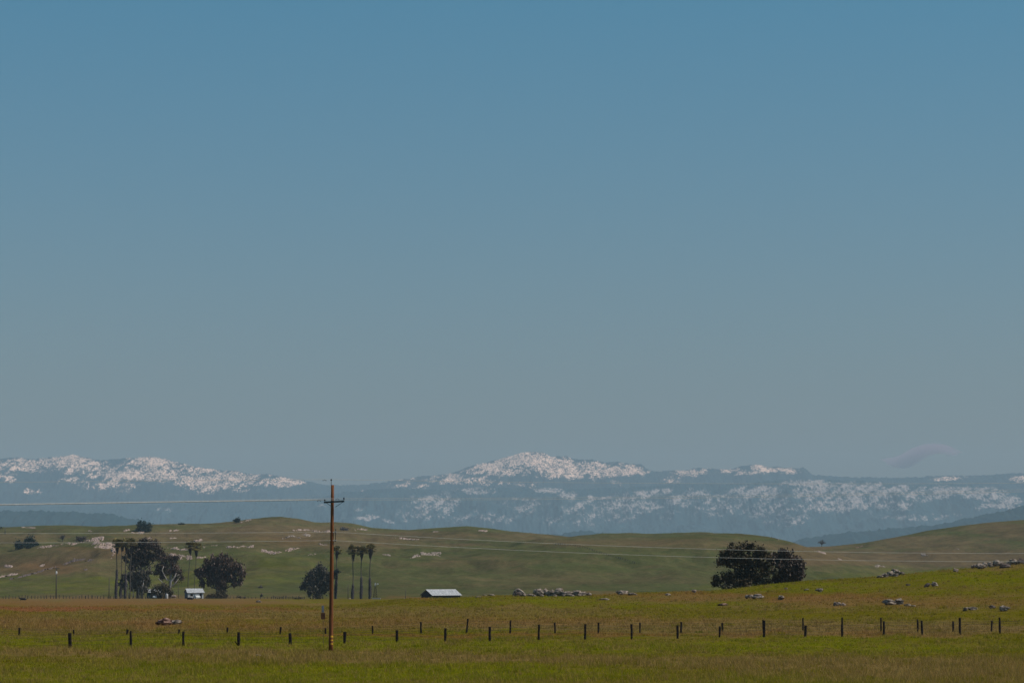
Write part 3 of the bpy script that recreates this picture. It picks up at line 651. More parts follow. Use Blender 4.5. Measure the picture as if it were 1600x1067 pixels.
def tree(px, pyb, Y, lobes, label, cat, mats, trunk=None, n=5000, size=.45, droop=0.0, branches=True, name='tree', group=None, seed=1, bark=None, tr=.35, deep=.8, extra=None):
    """lobes in photo pixels (cx, cy, rx, ry[, depth offset m])"""
    q = slope(px, pyb)[0]; base = Vector((q * Y, Y, gz(q * Y, Y))); k = mpp(Y)
    z0 = at(px, pyb, Y).z
    if abs(z0 - base.z) > 2.5: base.z = min(base.z, z0)
    else: base.z = min(base.z, z0 + .3)
    t = empty(name, base, label, cat, group)
    rg = random.Random(seed); L = []
    for l in lobes:
        p = at(l[0], l[1], Y) - base; dy = l[4] if len(l) > 4 else rg.uniform(-.35, .35) * l[2] * k
        L.append((p.x, dy, p.z, l[2] * k * .86, max(l[2], l[3]) * k * deep * .86, l[3] * k * .86))
    V, Fc = leaves_np(L, n, size, droop, seed * 13 + 5)
    np_mesh('crown', V, Fc, mats, t)
    mb = MB(); bp = trunk or [(px, pyb)]
    pts = [at(a, b2, Y) - base for a, b2 in bp]; pts[0].z = -.3
    if len(pts) == 1: pts.append(Vector((0, 0, max(1.5, min(l[2] for l in L)))))
    m = len(pts); rad = [tr * (1.15 - .6 * i / (m - 1)) for i in range(m)]
    mb.tube(pts, rad, 8)
    if branches:
        for l in L:
            c = Vector(l[:3]); s0 = min(pts, key=lambda p: (p - c).length if p.z < c.z - .2 else 1e6)
            mid = (s0 + c) / 2 + Vector((0, 0, -.06 * (c - s0).length)) + Vector((rg.uniform(-.3, .3), rg.uniform(-.3, .3), 0))
            mb.tube([s0, mid, c], [tr * .5, tr * .35, tr * .1], 6)
            for _ in range(3):
                e = c + Vector((rg.uniform(-.7, .7) * l[3], rg.uniform(-.7, .7) * l[4], rg.uniform(-.5, .8) * l[5]))
                mb.tube([mid.lerp(c, .5), e], [tr * .16, tr * .04], 5)
    if extra:
        for pp, r0, r1 in extra:
            ps = [at(a, b2, Y - 1.8) - base for a, b2 in pp]
            mb.tube(ps, [r0 + (r1 - r0) * i / (len(ps) - 1) for i in range(len(ps))], 6)
    mb.build('trunk', bark or m_bark, t, smooth=True)
    return t
YT = 1100.0
# tallest eucalyptus of the left cluster
tree(216, 934, YT + 8, [(228, 851, 12, 8), (240, 852, 11, 8), (222, 846, 8, 5), (248, 861, 9, 7), (236, 868, 10, 8), (220, 862, 10, 9), (214, 874, 9, 9), (226, 880, 8, 7), (208, 884, 8, 9), (246, 872, 6, 5), (211, 856, 7, 7),
                        (203, 862, 6, 8), (197, 873, 5, 5), (255, 870, 4, 5)],
     'tallest dark eucalyptus behind the left palms, its heavy crown leaning to the right', 'tree', m_euc, [(216, 934), (215, 915), (217, 895), (221, 872), (226, 858)], 9000, .5, .35, seed=3, tr=.6)
tree(221, 934, YT - 6, [(222, 896, 11, 8), (213, 900, 9, 9), (228, 905, 8, 8), (216, 912, 9, 9), (224, 918, 8, 8), (208, 912, 6, 10), (232, 890, 5, 5), (204, 905, 5, 8), (198, 898, 5, 6), (190, 912, 4, 8), (193, 900, 4, 5)],
     'grey brown ragged eucalyptus with bare pale stems, lower right of the tall palms', 'tree', m_euc_g, [(221, 934), (221, 915), (222, 900)], 6500, .45, .6, seed=4, tr=.35,
     extra=[([(216, 934), (217, 922), (214, 908)], .22, .1), ([(223, 934), (222, 920), (225, 905)], .28, .1), ([(209, 934), (208, 922), (205, 910)], .18, .08), ([(201, 934), (200, 920), (198, 905)], .2, .08)], bark=m_white_bark)
tree(265, 934, YT, [(268, 876, 9, 8), (275, 870, 6, 5), (258, 880, 9, 7), (250, 887, 8, 7), (246, 893, 6, 6), (270, 886, 9, 7), (279, 893, 6, 7), (283, 900, 4, 5), (260, 870, 7, 5), (264, 893, 9, 6), (255, 898, 8, 5), (252, 872, 4, 4), (275, 905, 5, 5)],
     'brown eucalyptus with forking white trunk standing between two farm buildings', 'tree', m_euc_b, [(265, 934), (265.5, 920), (266, 908), (268, 895)], 5200, .45, .35, seed=5, tr=.42, bark=m_white_bark,
     extra=[([(265, 934), (266, 918), (267, 908), (273, 901), (275, 895)], .45, .2), ([(266, 918), (273, 912), (279, 904)], .25, .1), ([(263, 928), (261, 918), (254, 910), (247, 903)], .28, .12),
            ([(261, 907), (257, 899), (253, 891), (256, 884)], .24, .12), ([(275, 900), (280, 897)], .15, .07)])
tree(252, 934, YT - 8, [(252, 918, 12, 8), (243, 920, 8, 7), (262, 921, 9, 8), (250, 928, 13, 6), (268, 928, 6, 5), (240, 928, 6, 5)],
     'dark low rounded tree at the foot of the white trunked eucalyptus', 'tree', m_bush, None, 3600, .4, .1, seed=6, tr=.25)
tree(345, 934, YT, [(345, 880, 14, 12), (328, 886, 13, 10), (318, 892, 10, 8), (334, 873, 9, 7), (350, 870, 10, 6), (362, 880, 11, 9), (372, 887, 8, 9), (376, 896, 6, 10), (355, 893, 13, 11), (338, 897, 13, 11), (344, 908, 12, 9),
                    (360, 902, 9, 8), (328, 904, 6, 9), (312, 898, 5, 6), (345, 920, 7, 5), (376, 907, 4, 6), (366, 912, 4, 7), (322, 878, 6, 5), (307, 893, 4, 6), (316, 908, 3.5, 8)],
     'broad dark drooping eucalyptus standing right of the small white cabin', 'tree', m_euc_b, [(345, 934), (345, 922), (346, 908), (346, 892)], 11000, .5, .8, seed=8, tr=.75)
tree(343, 935, YT - 6, [(336, 931, 10, 3.5), (345, 928, 9, 5), (325, 932, 7, 3), (352, 931, 7, 4)], 'low dark shrubbery around the foot of the broad dark eucalyptus', 'shrub', m_bush, None, 2600, .35, 0, name='shrub', seed=9, tr=.12)
tree(497, 934, YT, [(500, 888, 9, 6), (505, 893, 10, 7), (492, 893, 9, 7), (486, 900, 9, 8), (497, 904, 12, 9), (509, 904, 10, 9), (518, 897, 7, 7), (525, 893, 4, 6), (482, 910, 8, 6), (474, 917, 6, 4), (490, 918, 10, 8), (504, 918, 9, 9),
                    (484, 926, 4, 5), (498, 927, 9, 5), (512, 915, 6, 8), (527, 901, 3, 3)],
     'lone rounded dark tree behind the tall utility pole', 'tree', m_euc_g, [(497, 934), (497, 922), (498, 908)], 8500, .48, .45, seed=10, tr=.5)
YB = 500.0
tree(1158, 919, YB, [(1160, 856, 13, 7), (1145, 862, 13, 8), (1130, 868, 9, 8), (1172, 853, 6, 5), (1187, 862, 12, 8), (1200, 868, 8, 8), (1125, 878, 7, 5), (1142, 876, 14, 8), (1162, 872, 14, 10), (1182, 880, 14, 10), (1165, 890, 16, 10),
                     (1150, 898, 12, 8), (1178, 900, 14, 9), (1135, 902, 11, 7), (1122, 904, 9, 6), (1118, 912, 6, 5), (1160, 910, 18, 7), (1190, 908, 11, 8), (1198, 890, 9, 12), (1140, 911, 10, 5), (1143, 850, 3, 3), (1126, 881, 4, 3)],
     'large dark spreading bush on the crest, taller left one of two', 'tree', m_bush, [(1163, 919), (1163, 905), (1165, 890)], 17000, .3, .15, seed=12, tr=.3)
tree(1226, 914, YB + 6, [(1226, 862, 8, 5), (1212, 872, 10, 8), (1230, 872, 13, 8), (1243, 878, 9, 9), (1225, 885, 14, 10), (1242, 892, 10, 10), (1250, 884, 5, 7), (1213, 893, 10, 10), (1230, 900, 14, 8), (1246, 903, 7, 6), (1214, 906, 9, 5), (1252, 895, 4, 8)],
     'large dark drooping bush on the crest, right one of two', 'tree', m_euc, [(1226, 914), (1226, 900), (1227, 888)], 11000, .3, .6, seed=13, tr=.3)
tree(1196, 918, YB - 8, [(1197, 907, 6, 5), (1192, 911, 6, 4), (1203, 909, 5, 5), (1212, 893, 3.5, 6)], 'small olive green shrub in front of the gap between two dark bushes', 'shrub', m_shrub, None, 900, .24, .1, name='shrub', seed=14, tr=.06)
tree(1133, 921, YB - 10, [(1131, 915, 6, 2.6), (1140, 917, 6, 2)], 'low grey green shrub under the left end of the dark bushes', 'shrub', m_shrub, None, 600, .22, .1, name='shrub', seed=15, tr=.05)
def hill_tree(px, pyb, lobes, label, cat, mat, n=1500, size=.7, seed=20, name='tree', **kw):
    g = on_ground(px, pyb, lo=1185, hi=2500)
    return tree(px, pyb, g.y, lobes, label, cat, mat, None, n, size, 0, name=name, seed=seed, **kw)
hill_tree(224, 830, [(222, 819, 9, 6), (231, 822, 7, 6), (216, 824, 6, 5), (225, 826, 11, 3.5), (234, 827, 4, 3)], 'round dark green oak on the hilltop skyline', 'tree', m_oak, 2200, seed=21)
hill_tree(30, 858, [(28, 850, 6, 5), (32, 854, 6, 4)], 'smaller dark oak touching a larger one on the left hill', 'tree', m_oak, 1300, seed=22)
hill_tree(47, 856, [(47, 844, 8, 6), (40, 848, 7, 6), (56, 850, 6, 4), (48, 852, 12, 4)], 'larger dark oak with a smaller one at its left on the left hill', 'tree', m_oak, 2300, seed=23)
hill_tree(369, 817, [(370, 812, 5, 3), (366, 814, 2.5, 2.5), (372, 814, 3, 3)], 'small dark oak on the skyline above the broad eucalyptus', 'tree', m_oak, 800, .6, seed=24)
hill_tree(283, 819.5, [(282, 818.5, 5, 1), (287, 818.5, 3, .8)], 'low dark bush on the skyline between two ridge-top oaks', 'bush', m_oak, 400, .5, name='shrub', seed=25)
hill_tree(126, 847, [(122, 841, 5, 4), (130, 841, 6, 4), (126, 844, 8, 2.5)], 'leafless grey purple shrub at the top of the pink ledge', 'shrub', m_grey_twig, 1300, .45, name='shrub', seed=26)
hill_tree(538, 828.5, [(536, 826, 6, 2.4), (542, 827, 4, 1.6)], 'low dark shrub on the ridge just right of the tall utility pole', 'shrub', m_grey_twig, 700, .5, name='shrub', seed=27)
hill_tree(8, 834, [(2, 824.5, 2, 1)], 'tiny dark bush on the skyline at the left photo edge', 'bush', m_oak, 100, .5, name='shrub', seed=28)
hill_tree(409, 933, [(408, 930.5, 1.6, 1.8)], 'tiny dark bush at the far field edge left of the old corral', 'bush', m_bush, 160, .3, name='shrub', seed=29)
hill_tree(408, 918.5, [(406, 917.5, 2.4, 1), (410, 917.5, 2, .8)], 'tiny grey bush on the green hill foot left of the lone round tree', 'bush', m_grey_twig, 160, .35, name='shrub', seed=30)
def bare_tree(px, pyb, hpx, wpx, label, seed, Y=None, lean=0):
    g = on_ground(px, pyb, lo=1185, hi=2500); k = mpp(g.y); rg = random.Random(seed)
    t = empty('bare_tree', g, label, 'tree'); mb = MB()
    hgt, wd = hpx * k, wpx * k
    mb.tube([(0, 0, -.3), (.1, 0, hgt * .35)], [.35, .25], 7).build('trunk', m_bark, t)
    mb2 = MB()
    for i in range(26):
        a = rg.uniform(-1, 1); e = Vector((a * wd * .5, rg.uniform(-.4, .4) * wd, hgt * (1 - .45 * a * a) * rg.uniform(.75, 1)))
        m_ = Vector((e.x * .5, e.y * .5, hgt * .5 + rg.uniform(-.5, .5)))
        mb2.tube([(0, 0, hgt * .3), m_, e], [.2, .13, .05], 5)
        for _ in range(4): mb2.tube([m_.lerp(e, rg.random()), e + Vector((rg.uniform(-1, 1), rg.uniform(-1, 1), rg.uniform(-.4, .8)))], [.09, .04], 4)
    mb2.build('crown', m_bark, t)
bare_tree(98, 846, 10, 10, 'small leafless tree on the left hill between the oaks and the grey shrub', 31)
bare_tree(1284, 853.5, 10.5, 12, 'bare spreading tree alone in the saddle on the skyline', 32)

# ------------------------------------------------------------------ palms
def palm(pt, py_top, pyb, label, pb=None, crown=14, skirt=None, seed=1, Y=YT, group=None, tr=.2):
    """pt crown x, pb base x (pixels), skirt = pixel row where the shaggy lower trunk starts"""
    pb = pb if pb is not None else pt; q = slope(pb, pyb)[0]; rg = np.random.default_rng(seed)
    base = Vector((q * Y, Y, gz(q * Y, Y))); k = mpp(Y); base.z = min(base.z, at(pb, pyb, Y).z + .2)
    t = empty('palm_tree', base, label, 'palm tree', group)
    rc = crown * k / 2 * 1.42; top = at(pt, py_top, Y) - base; hub = Vector((top.x, 0, top.z - rc * .95))
    n = 7; pts = [Vector((0, 0, -.2)).lerp(hub, i / n) for i in range(n + 1)]
    for i in range(1, n): pts[i].x += .12 * math.sin(i * 1.3 + seed)
    MB().tube(pts, [tr * 1.25] + [tr * (1 - .25 * i / n) for i in range(1, n + 1)], 8).build('trunk', m_palm_t, t, smooth=True)
    V = []; Fc = []
    def quad(a, b2, c, d):
        i = len(V); V.extend([a, b2, c, d]); Fc.append((i, i + 1, i + 2, i + 3))
    for i in range(40):                       # fan leaves on stalks
        az = rg.uniform(0, 2 * math.pi); el = rg.uniform(-.5, 1.35)
        d = np.array([math.cos(az) * math.cos(el), math.sin(az) * math.cos(el), math.sin(el)]); L = rc * rg.uniform(.4, .68)
        c0 = np.array(hub) + d * L; quad(np.array(hub) + [.03, 0, 0], np.array(hub) - [.03, 0, 0], c0 - [.03, 0, 0], c0 + [.03, 0, 0])
        side = np.cross(d, [0, 0, 1.0]); side /= np.linalg.norm(side) + 1e-6; up = np.cross(side, d); rl = rc * rg.uniform(.42, .58)
        m = 9
        for j in range(m):
            a0 = -1.5 + 3.0 * j / m; a1 = a0 + 3.0 / m * .7
            e0 = c0 + (d * math.cos(a0) + side * math.sin(a0)) * rl + up * -.12 * rl; e1 = c0 + (d * math.cos(a1) + side * math.sin(a1)) * rl + up * (.05 * (-1) ** j - .1) * rl
            quad(c0, e0, (e0 + e1) / 2 + d * .08 * rl, e1)
    np_mesh('crown', np.array(V), np.array(Fc), m_palm, t)
    V = []; Fc = []
    for i in range(60):                       # dead fronds hanging under the crown
        az = rg.uniform(0, 2 * math.pi); z0 = hub.z + rg.uniform(-.3, .3) * rc; r0 = rg.uniform(.1, .62) * rc; ln = rc * rg.uniform(.5, 1.35)
        p0 = np.array([hub.x + math.cos(az) * r0 * .8, math.sin(az) * r0 * .8, z0]); p1 = np.array([hub.x + math.cos(az) * r0 * .35, math.sin(az) * r0 * .35, z0 - ln])
        s = np.array([-math.sin(az), math.cos(az), 0]) * .16
        quad(p0 - s, p0 + s, p1 + s * .6, p1 - s * .6)
    np_mesh('dead_fronds', np.array(V), np.array(Fc), m_palm_s, t)
    if skirt:
        zt = at(pb, skirt, Y).z - base.z; V = []; Fc = []
        for i in range(520):
            z = rg.uniform(.4, zt); az = rg.uniform(0, 2 * math.pi); r = (.30 + .34 * math.sin(min(1, z / zt * 1.15 + .1) * 2.6)) * rg.uniform(.7, 1.15)
            cx_ = np.interp(z, [p.z for p in pts], [p.x for p in pts]); s = np.array([-math.sin(az), math.cos(az), 0]) * .13; ln = rg.uniform(.5, 1.1)
            p0 = np.array([cx_ + math.cos(az) * r * .55, math.sin(az) * r * .55, z]); p1 = np.array([cx_ + math.cos(az) * r, math.sin(az) * r, max(.02, z - ln)])
            quad(p0 - s, p0 + s, p1 + s, p1 - s)
        np_mesh('trunk_shag', np.array(V), np.array(Fc), m_palm_s, t)
    return t
palm(183, 841, 934, 'tall palm at the left end of the left cluster, thin above and shaggy below', 181.5, 14, 889, 41, YT - 14)
palm(191, 843, 934, 'thin palm second from the left in the left cluster', 188.5, 12, 905, 42, YT + 14, tr=.14)
palm(197.5, 840.5, 934, 'tall palm third from the left in the left cluster, before the dark eucalyptus', 195, 14, 895, 43, YT - 12)
palm(205, 841.5, 934, 'tall pale stemmed palm rightmost of the left cluster', 202.5, 14, None, 44, YT - 16)
palm(297.5, 845, 920, 'slanting slender palm behind the cabin, left one of two', 292.8, 13, None, 45, YT + 20, tr=.14)
palm(307, 846.5, 920, 'slender palm behind the cabin, right one of two', 303.3, 13, None, 46, YT + 26, tr=.13)
palm(526.5, 853.5, 932.5, 'palm half hidden right behind the tall utility pole', 524.5, 12, 893, 47, YT + 4)
palm(552, 851, 932.5, 'left one of three tall palms right of the pole, short shaggy skirt at its foot', 551, 14.5, 912, 48, YT)
palm(565, 853.5, 932.5, 'middle one of three tall palms right of the pole', 564, 13, 901, 49, YT)
palm(578.7, 849, 932.5, 'right one of three tall palms right of the pole, beside the windpump', 577.5, 14.5, 902, 50, YT)

# ------------------------------------------------------------------ fences
def rot_post(mb, x, y, z0, z1, r, lx=0, ly=0, seed=0):
    rg = random.Random(seed); n = 5
    pts = [Vector((x + lx * t + rg.uniform(-.012, .012), y + ly * t, z0 + (z1 - z0) * t)) for t in (0, .3, .6, .85, 1)]
    mb.tube(pts, [r * rg.uniform(.85, 1.15) for _ in pts], 7)
FRONT = [(110, 988.5, 1010, 6), (204.5, 985, 1010, 4), (286.5, 986, 1011, 4), (373, 987, 1012.5, 5), (454, 988.5, 1012, 5), (538, 986.5, 1012, 5), (620, 984, 1009.5, 4.5), (695.5, 981, 1005, 4.5), (765, 978.5, 1001.5, 4.2),
         (841.5, 975, 1000, 3.6), (914, 974.5, 998, 4), (987, 974.5, 996, 3.6), (1058.5, 976.5, 999, 3.8), (1124, 978, 1000, 3.6), (1193.5, 969, 1000, 3.6), (1258, 976.5, 999, 4), (1316, 975, 995.5, 4), (1380.5, 970, 992, 3.8),
         (1441, 969, 991.5, 3.8), (1499.5, 964.5, 989, 4.2), (1562, 964, 989.5, 3.4)]
BACK = [(30, 980, 992, 3.6), (115.5, 983, 992, 2.8), (198, 983, 994, 4), (278.5, 982.5, 991.5, 3), (355, 979.5, 991, 3), (437, 979, 992, 3), (508.7, 980.5, 992.5, 3), (582.5, 977, 991.5, 2.8), (658, 971, 988.5, 3), (728.7, 966, 989.5, 3),
        (797, 968.5, 989, 3), (867.5, 972, 985.5, 3), (934.5, 972, 989, 3), (999.5, 972, 989, 2.8), (1063.7, 971, 988, 3.4), (1129.3, 972.5, 986, 3), (1193, 968, 985, 3), (1254.5, 965, 983, 3), (1315.8, 964, 983, 3), (1376.5, 964.5, 986, 3),
        (1434.3, 967, 986, 3), (1489.5, 970, 986.5, 3.4), (1549, 969, 986.5, 3)]
def fence(posts, A, B, label, braces=()):
    """posts on the ground line from A=(X,Y) to B"""
    (xa, ya), (xb, yb) = A, B
    g0 = Vector((xa, ya, gz(xa, ya))); t = empty('barbed_wire_fence', g0, label, 'fence'); tops = []
    ext = [(-1, None)] if False else []
    for i, (px, yt, yb_, wpx) in enumerate(posts):
        q = slope(px, (yt + yb_) / 2)[0]; m_ = (yb - ya) / (xb - xa); Y = (ya - m_ * xa) / (1 - m_ * q); X = q * Y
        z0 = gz(X, Y); zt = at(px, yt, Y).z; r = wpx * mpp(Y) / 2 * .95; rg = random.Random(i * 3 + int(ya))
        mb = MB(); lx = rg.uniform(-.05, .05)
        if abs(px - 728.7) < 1: lx = .13
        if abs(px - 198) < 1 or abs(px - 437) < 1 or abs(px - 278.5) < 1: lx = .09
        rot_post(mb, 0, 0, -.25, zt - z0, r, lx, rg.uniform(-.03, .03), i)
        if abs(px - 373) < 1: mb.tube([(-.28, 0, .35), (-.05, 0, .02)], .04, 6)
        mb.build('post', m_post, t, (X - g0.x, Y - g0.y, z0 - g0.z)); tops.append((X, Y, z0, zt - z0, r))
    # strands run past both edges of the photograph to the next posts
    dx = tops[1][0] - tops[0][0]; dy = tops[1][1] - tops[0][1]
    lo_ = (tops[0][0] - dx, tops[0][1] - dy); hi_ = (2 * tops[-1][0] - tops[-2][0], 2 * tops[-1][1] - tops[-2][1])
    for fr in (.25, .5, .75, .93):
        pts = [Vector((lo_[0], lo_[1], gz(*lo_) + 1.05 * fr))] + [Vector((X, Y - r - .01, z0 + min(h, 1.15) * fr)) for X, Y, z0, h, r in tops] + [Vector((hi_[0], hi_[1], gz(*hi_) + 1.05 * fr))]
        P = []
        for a, b2 in zip(pts[:-1], pts[1:]):
            for s in (0, .33, .66): p = a.lerp(b2, s); p.z -= .04 * (s > 0); P.append(p - g0)
        P.append(pts[-1] - g0); MB().tube(P, .0065, 4).build('wire', m_barb, t)
fence(FRONT, (-31.4, 201), (41, 240), 'near barbed wire fence of dark wooden posts crossing the whole field')
fence(BACK, (-41, 236), (42, 249), 'farther barbed wire fence of shorter dark posts behind the track')
def far_fence(path, n, hpx, label, mat=m_post, lo=600, rail=False, seed=1, jit=.6, Y=None, wpx=.9):
    rg = random.Random(seed); pth = np.array(path, float); seg = np.linalg.norm(np.diff(pth, axis=0), axis=1); cum = np.concatenate([[0], np.cumsum(seg)])
    P = []
    for i in range(n):
        tt = cum[-1] * (i + rg.uniform(-.18, .18) * (0 < i < n - 1)) / (n - 1); x = float(np.interp(tt, cum, pth[:, 0])); y = float(np.interp(tt, cum, pth[:, 1]))
        if Y: q = slope(x, y)[0]; g = Vector((q * Y, Y, gz(q * Y, Y)))
        else: g = on_ground(x, y, lo=lo, hi=2500)
        P.append(g)
    t = empty('wooden_fence', P[0], label, 'fence')
    for i, g in enumerate(P):
        k = mpp(g.y); h = hpx * k * rg.uniform(1 - .3 * jit, 1 + .3 * jit); mb = MB(); rot_post(mb, 0, 0, -.2, h, wpx * k / 2 * rg.uniform(.7, 1.3), rg.uniform(-.08, .08), 0, i)
        mb.build('post', mat, t, g - P[0])
    for fr in ((.45, .8) if rail else (.5, .85)):
        MB().tube([g - P[0] + Vector((0, 0, hpx * mpp(g.y) * fr)) for g in P], .05 if rail else .02, 4).build('rail' if rail else 'wire', mat, t)
far_fence([(-30, 933.5), (60, 933.5), (120, 933.5), (180, 934), (232, 934)], 54, 5, 'long fence of small dark posts along the far field edge at left', m_grey_wood, Y=1085, seed=3, wpx=1.2, jit=1)
far_fence([(318, 934.5), (350, 934), (390, 934), (418, 934)], 18, 3.4, 'short fence of small posts right of the broad dark eucalyptus', m_grey_wood, Y=1085, seed=4)
far_fence([(424, 935), (440, 935.5), (456, 936), (476, 936)], 17, 4.6, 'tumbledown brown corral fence left of the lone round tree', m_grey_wood, Y=1060, rail=True, seed=5, wpx=1.4, jit=1.3)
far_fence([(868, 851), (892, 852), (910, 855), (925, 860), (940, 865), (955, 869), (975, 875), (992, 880)], 34, 2.6, 'thin fence line climbing over the centre hill', m_grey_wood, lo=1185, seed=6, wpx=.9)
tree(468, 936.5, 1058, [(469, 935, 7, 1.6), (463, 935.5, 4, 1)], 'dark brush pile lying at the right end of the old corral', 'brush pile', m_bush, None, 300, .35, 0, name='brush_pile', seed=35, tr=.05)
tree(491, 937, 1052, [(490, 934, 4, 2.4), (500, 933.5, 5, 2), (494, 935, 6, 1.4)], 'dark scrub in the shade under the lone round tree', 'shrub', m_bush, None, 400, .35, 0, name='shrub', seed=36, tr=.05)
tree(379, 935, 1090, [(375, 932.6, 4, 1.6), (383, 933.2, 4, 1)], 'low brown scrub right of the broad dark eucalyptus', 'shrub', m_bush, None, 240, .3, 0, name='shrub', seed=37, tr=.05)

# ------------------------------------------------------------------ tall utility pole
YP = 195.0
def P_(px, py, dy=0): return at(px, py, YP + dy)
pole_base = P_(516.8, 1015); pole_base.z = gz(pole_base.x, pole_base.y)
up = empty('utility_pole', pole_base, 'tall reddish brown utility pole with one crossarm before the near fence', 'utility pole')
rel = lambda v: v - pole_base
k = mpp(YP)
pb_, pt_ = Vector((0, 0, -.4)), rel(P_(519.6, 757.5))
pts = [pb_.lerp(pt_, t) for t in np.linspace(0, 1, 12)]
MB().tube(pts, [(3.55 - 1.2 * i / 11) * k for i in range(12)], 24).build('pole_shaft', m_pole, up, smooth=True)
axis = lambda py: pb_.lerp(pt_, (1015 - py) / (1015 - 757.5))
# crossarm on the near side of the shaft
ca, cb = rel(P_(506, 784.6, -.18)), rel(P_(538, 782.8, -.18)); cm = (ca + cb) / 2; ln = (cb - ca).length
Ma = Matrix.Rotation(-math.atan2(cb.z - ca.z, cb.x - ca.x), 3, 'Y')
arm = MB().box((0, 0, 0), (ln, .10, .115), Ma).build('crossarm', m_arm, up, cm, bevel=.01)
def insulator(px, py, h=.2, par=None, name='insulator', at_=None):
    c = rel(P_(px, py, -.18)) if at_ is None else at_
    off = Vector((0, 0, 0)) if par is None else par.location
    mb = MB(); mb.tube([(0, 0, 0), (0, 0, h * .45)], .014, 8)
    mb.tube([(0, 0, h * .42), (0, 0, h * .5), (0, 0, h * .62), (0, 0, h * .68), (0, 0, h * .85), (0, 0, h)], [.045, .062, .05, .058, .035, .03], 12)
    return mb.build(name, m_ins, par or up, c - off, smooth=True)
for px_ in (507.5, 537.3): insulator(px_, 782.2 if px_ > 520 else 783.6, .24 if px_ > 520 else .16, arm)
MB().box((-.35, .0, -.19), (.62, .02, .03), Matrix.Rotation(R(33), 3, 'Y')).box((.35, .0, -.19), (.62, .02, .03), Matrix.Rotation(R(-33), 3, 'Y')).build('brace', m_arm, up, cm + Vector((0, -.07, 0)))
tp = rel(P_(517.5, 757.5)); MB().tube([tp + Vector((0, 0, -.35)), tp + Vector((0, 0, .28))], .018, 8).build('top_pin', m_ins, up)
insulator(0, 0, .2, None, 'insulator', tp + Vector((0, 0, .22)))
for py_ in (984.3, 989.8, 995.3):
    a = axis(py_); r_ = (3.55 - 1.2 * (1015 - py_) / 257) * k + .004; mb = MB(); hh = .055 if py_ < 986 else .035; n = 10
    vs = []; 
    for j in range(n + 1):
        th = R(-95) + R(75) * j / n
        for rr in (r_, r_ + .006):
            for z in (-hh, hh): vs.append((a.x + math.cos(th) * rr, a.y + math.sin(th) * rr, a.z + z))
    fs = []
    for j in range(n):
        o_ = j * 4
        fs += [(o_, o_ + 4, o_ + 5, o_ + 1), (o_ + 2, o_ + 3, o_ + 7, o_ + 6), (o_, o_ + 2, o_ + 6, o_ + 4), (o_ + 1, o_ + 5, o_ + 7, o_ + 3)]
    fs += [(0, 1, 3, 2), (n * 4, n * 4 + 2, n * 4 + 3, n * 4 + 1)]
    mb.add(vs, fs).build('marker_band', m_yel, up)
gw = [rel(P_(515.3 + 1.7 * (1 - t), 758 + t * 60, -.13)) for t in np.linspace(0, 1, 10)]
MB().tube(gw, .006, 5).build('ground_wire', m_wire, up)
st = rel(P_(524.3, 838, -.05))
MB().tube([rel(P_(524.5, 825.5, -.05)), rel(P_(524.2, 846, -.05))], .022, 8).build('standoff_rod', m_ins, up)
for py_ in (831.5, 844.7):
    MB().tube([rel(P_(519, py_ + .5, -.05)), rel(P_(524.3, py_, -.05))], .025, 8).build('standoff_arm', m_galv, up)
    MB().tube([rel(P_(523.3, py_ - .6, -.1)), rel(P_(525.6, py_ - .6, -.1))], [.03, .03], 8).build('clamp', m_galv, up)
# wires: separate things hanging between this pole and the neighbours outside the photograph
def wire(knots, r, label, dampers=(), dy=-.18, mat=m_wire, thin=1.0):
    xs = [p[0] for p in knots]; ys = [p[1] for p in knots]; N = 90
    px = np.linspace(xs[0], xs[-1], N)
    # smooth sag through the knots, the pole knot stays sharp
    py = np.empty(N); pi = [i for i, p in enumerate(knots) if len(p) > 2][0]
    for side in (slice(0, pi + 1), slice(pi, None)):
        kx = np.array(xs[side], float); ky = np.array(ys[side], float); deg = min(2, len(kx) - 1)
        m_ = (px >= kx[0]) & (px <= kx[-1]); w_ = np.ones(len(kx)); w_[0 if side.start else -1] = 30
        c = np.polyfit(kx - 518, ky, deg, w=w_); py[m_] = np.polyval(c, px[m_] - 518)
    pts = [at(a, b2, YP + dy) for a, b2 in zip(px, py)]; org = at(xs[pi], ys[pi], YP + dy)
    o = MB().tube([p - org for p in pts], [r if a < xs[pi] + 5 else r * thin for a in px], 6).build('power_line', mat, None, org, smooth=True); tag(o, label, 'power line')
    for dx_ in dampers:
        p = at(xs[pi] + dx_, float(np.interp(xs[pi] + dx_, px, py)) + 1.4, YP + dy) - org
        MB().tube([p + Vector((-.13, 0, -.012)), p + Vector((-.09, 0, -.005)), p + Vector((-.05, 0, .01)), p + Vector((0, 0, .02)), p + Vector((.05, 0, .01)), p + Vector((.09, 0, -.005)), p + Vector((.13, 0, -.012))],
                  [.02, .022, .008, .008, .008, .022, .02], 7).tube([p + Vector((0, 0, .07)), p + Vector((0, 0, .01))], .01, 6).build('vibration_damper', m_ins, o)
wire([(-700, 762), (0, 753.3), (300, 750.5), (517.6, 748.8, 1), (650, 749.6), (1000, 757), (1300, 755.5), (1600, 753), (2400, 742)], .010, 'topmost thin power line held by the pin on the pole top', (-10.5,), dy=0)
wire([(-700, 801), (0, 788.3), (250, 784.8), (507.5, 780.6, 1), (800, 782), (1000, 780), (1300, 774), (1600, 766), (2400, 740)], .036, 'thick pale power line on the left end of the crossarm', (-9,), thin=.3)
wire([(-700, 798), (0, 786.9), (250, 783.6), (537.3, 778.3, 1), (800, 780.8), (1000, 778), (1300, 770.8), (1600, 762), (2400, 735)], .011, 'thin pale power line on the right end of the crossarm', (-10,), thin=.8)
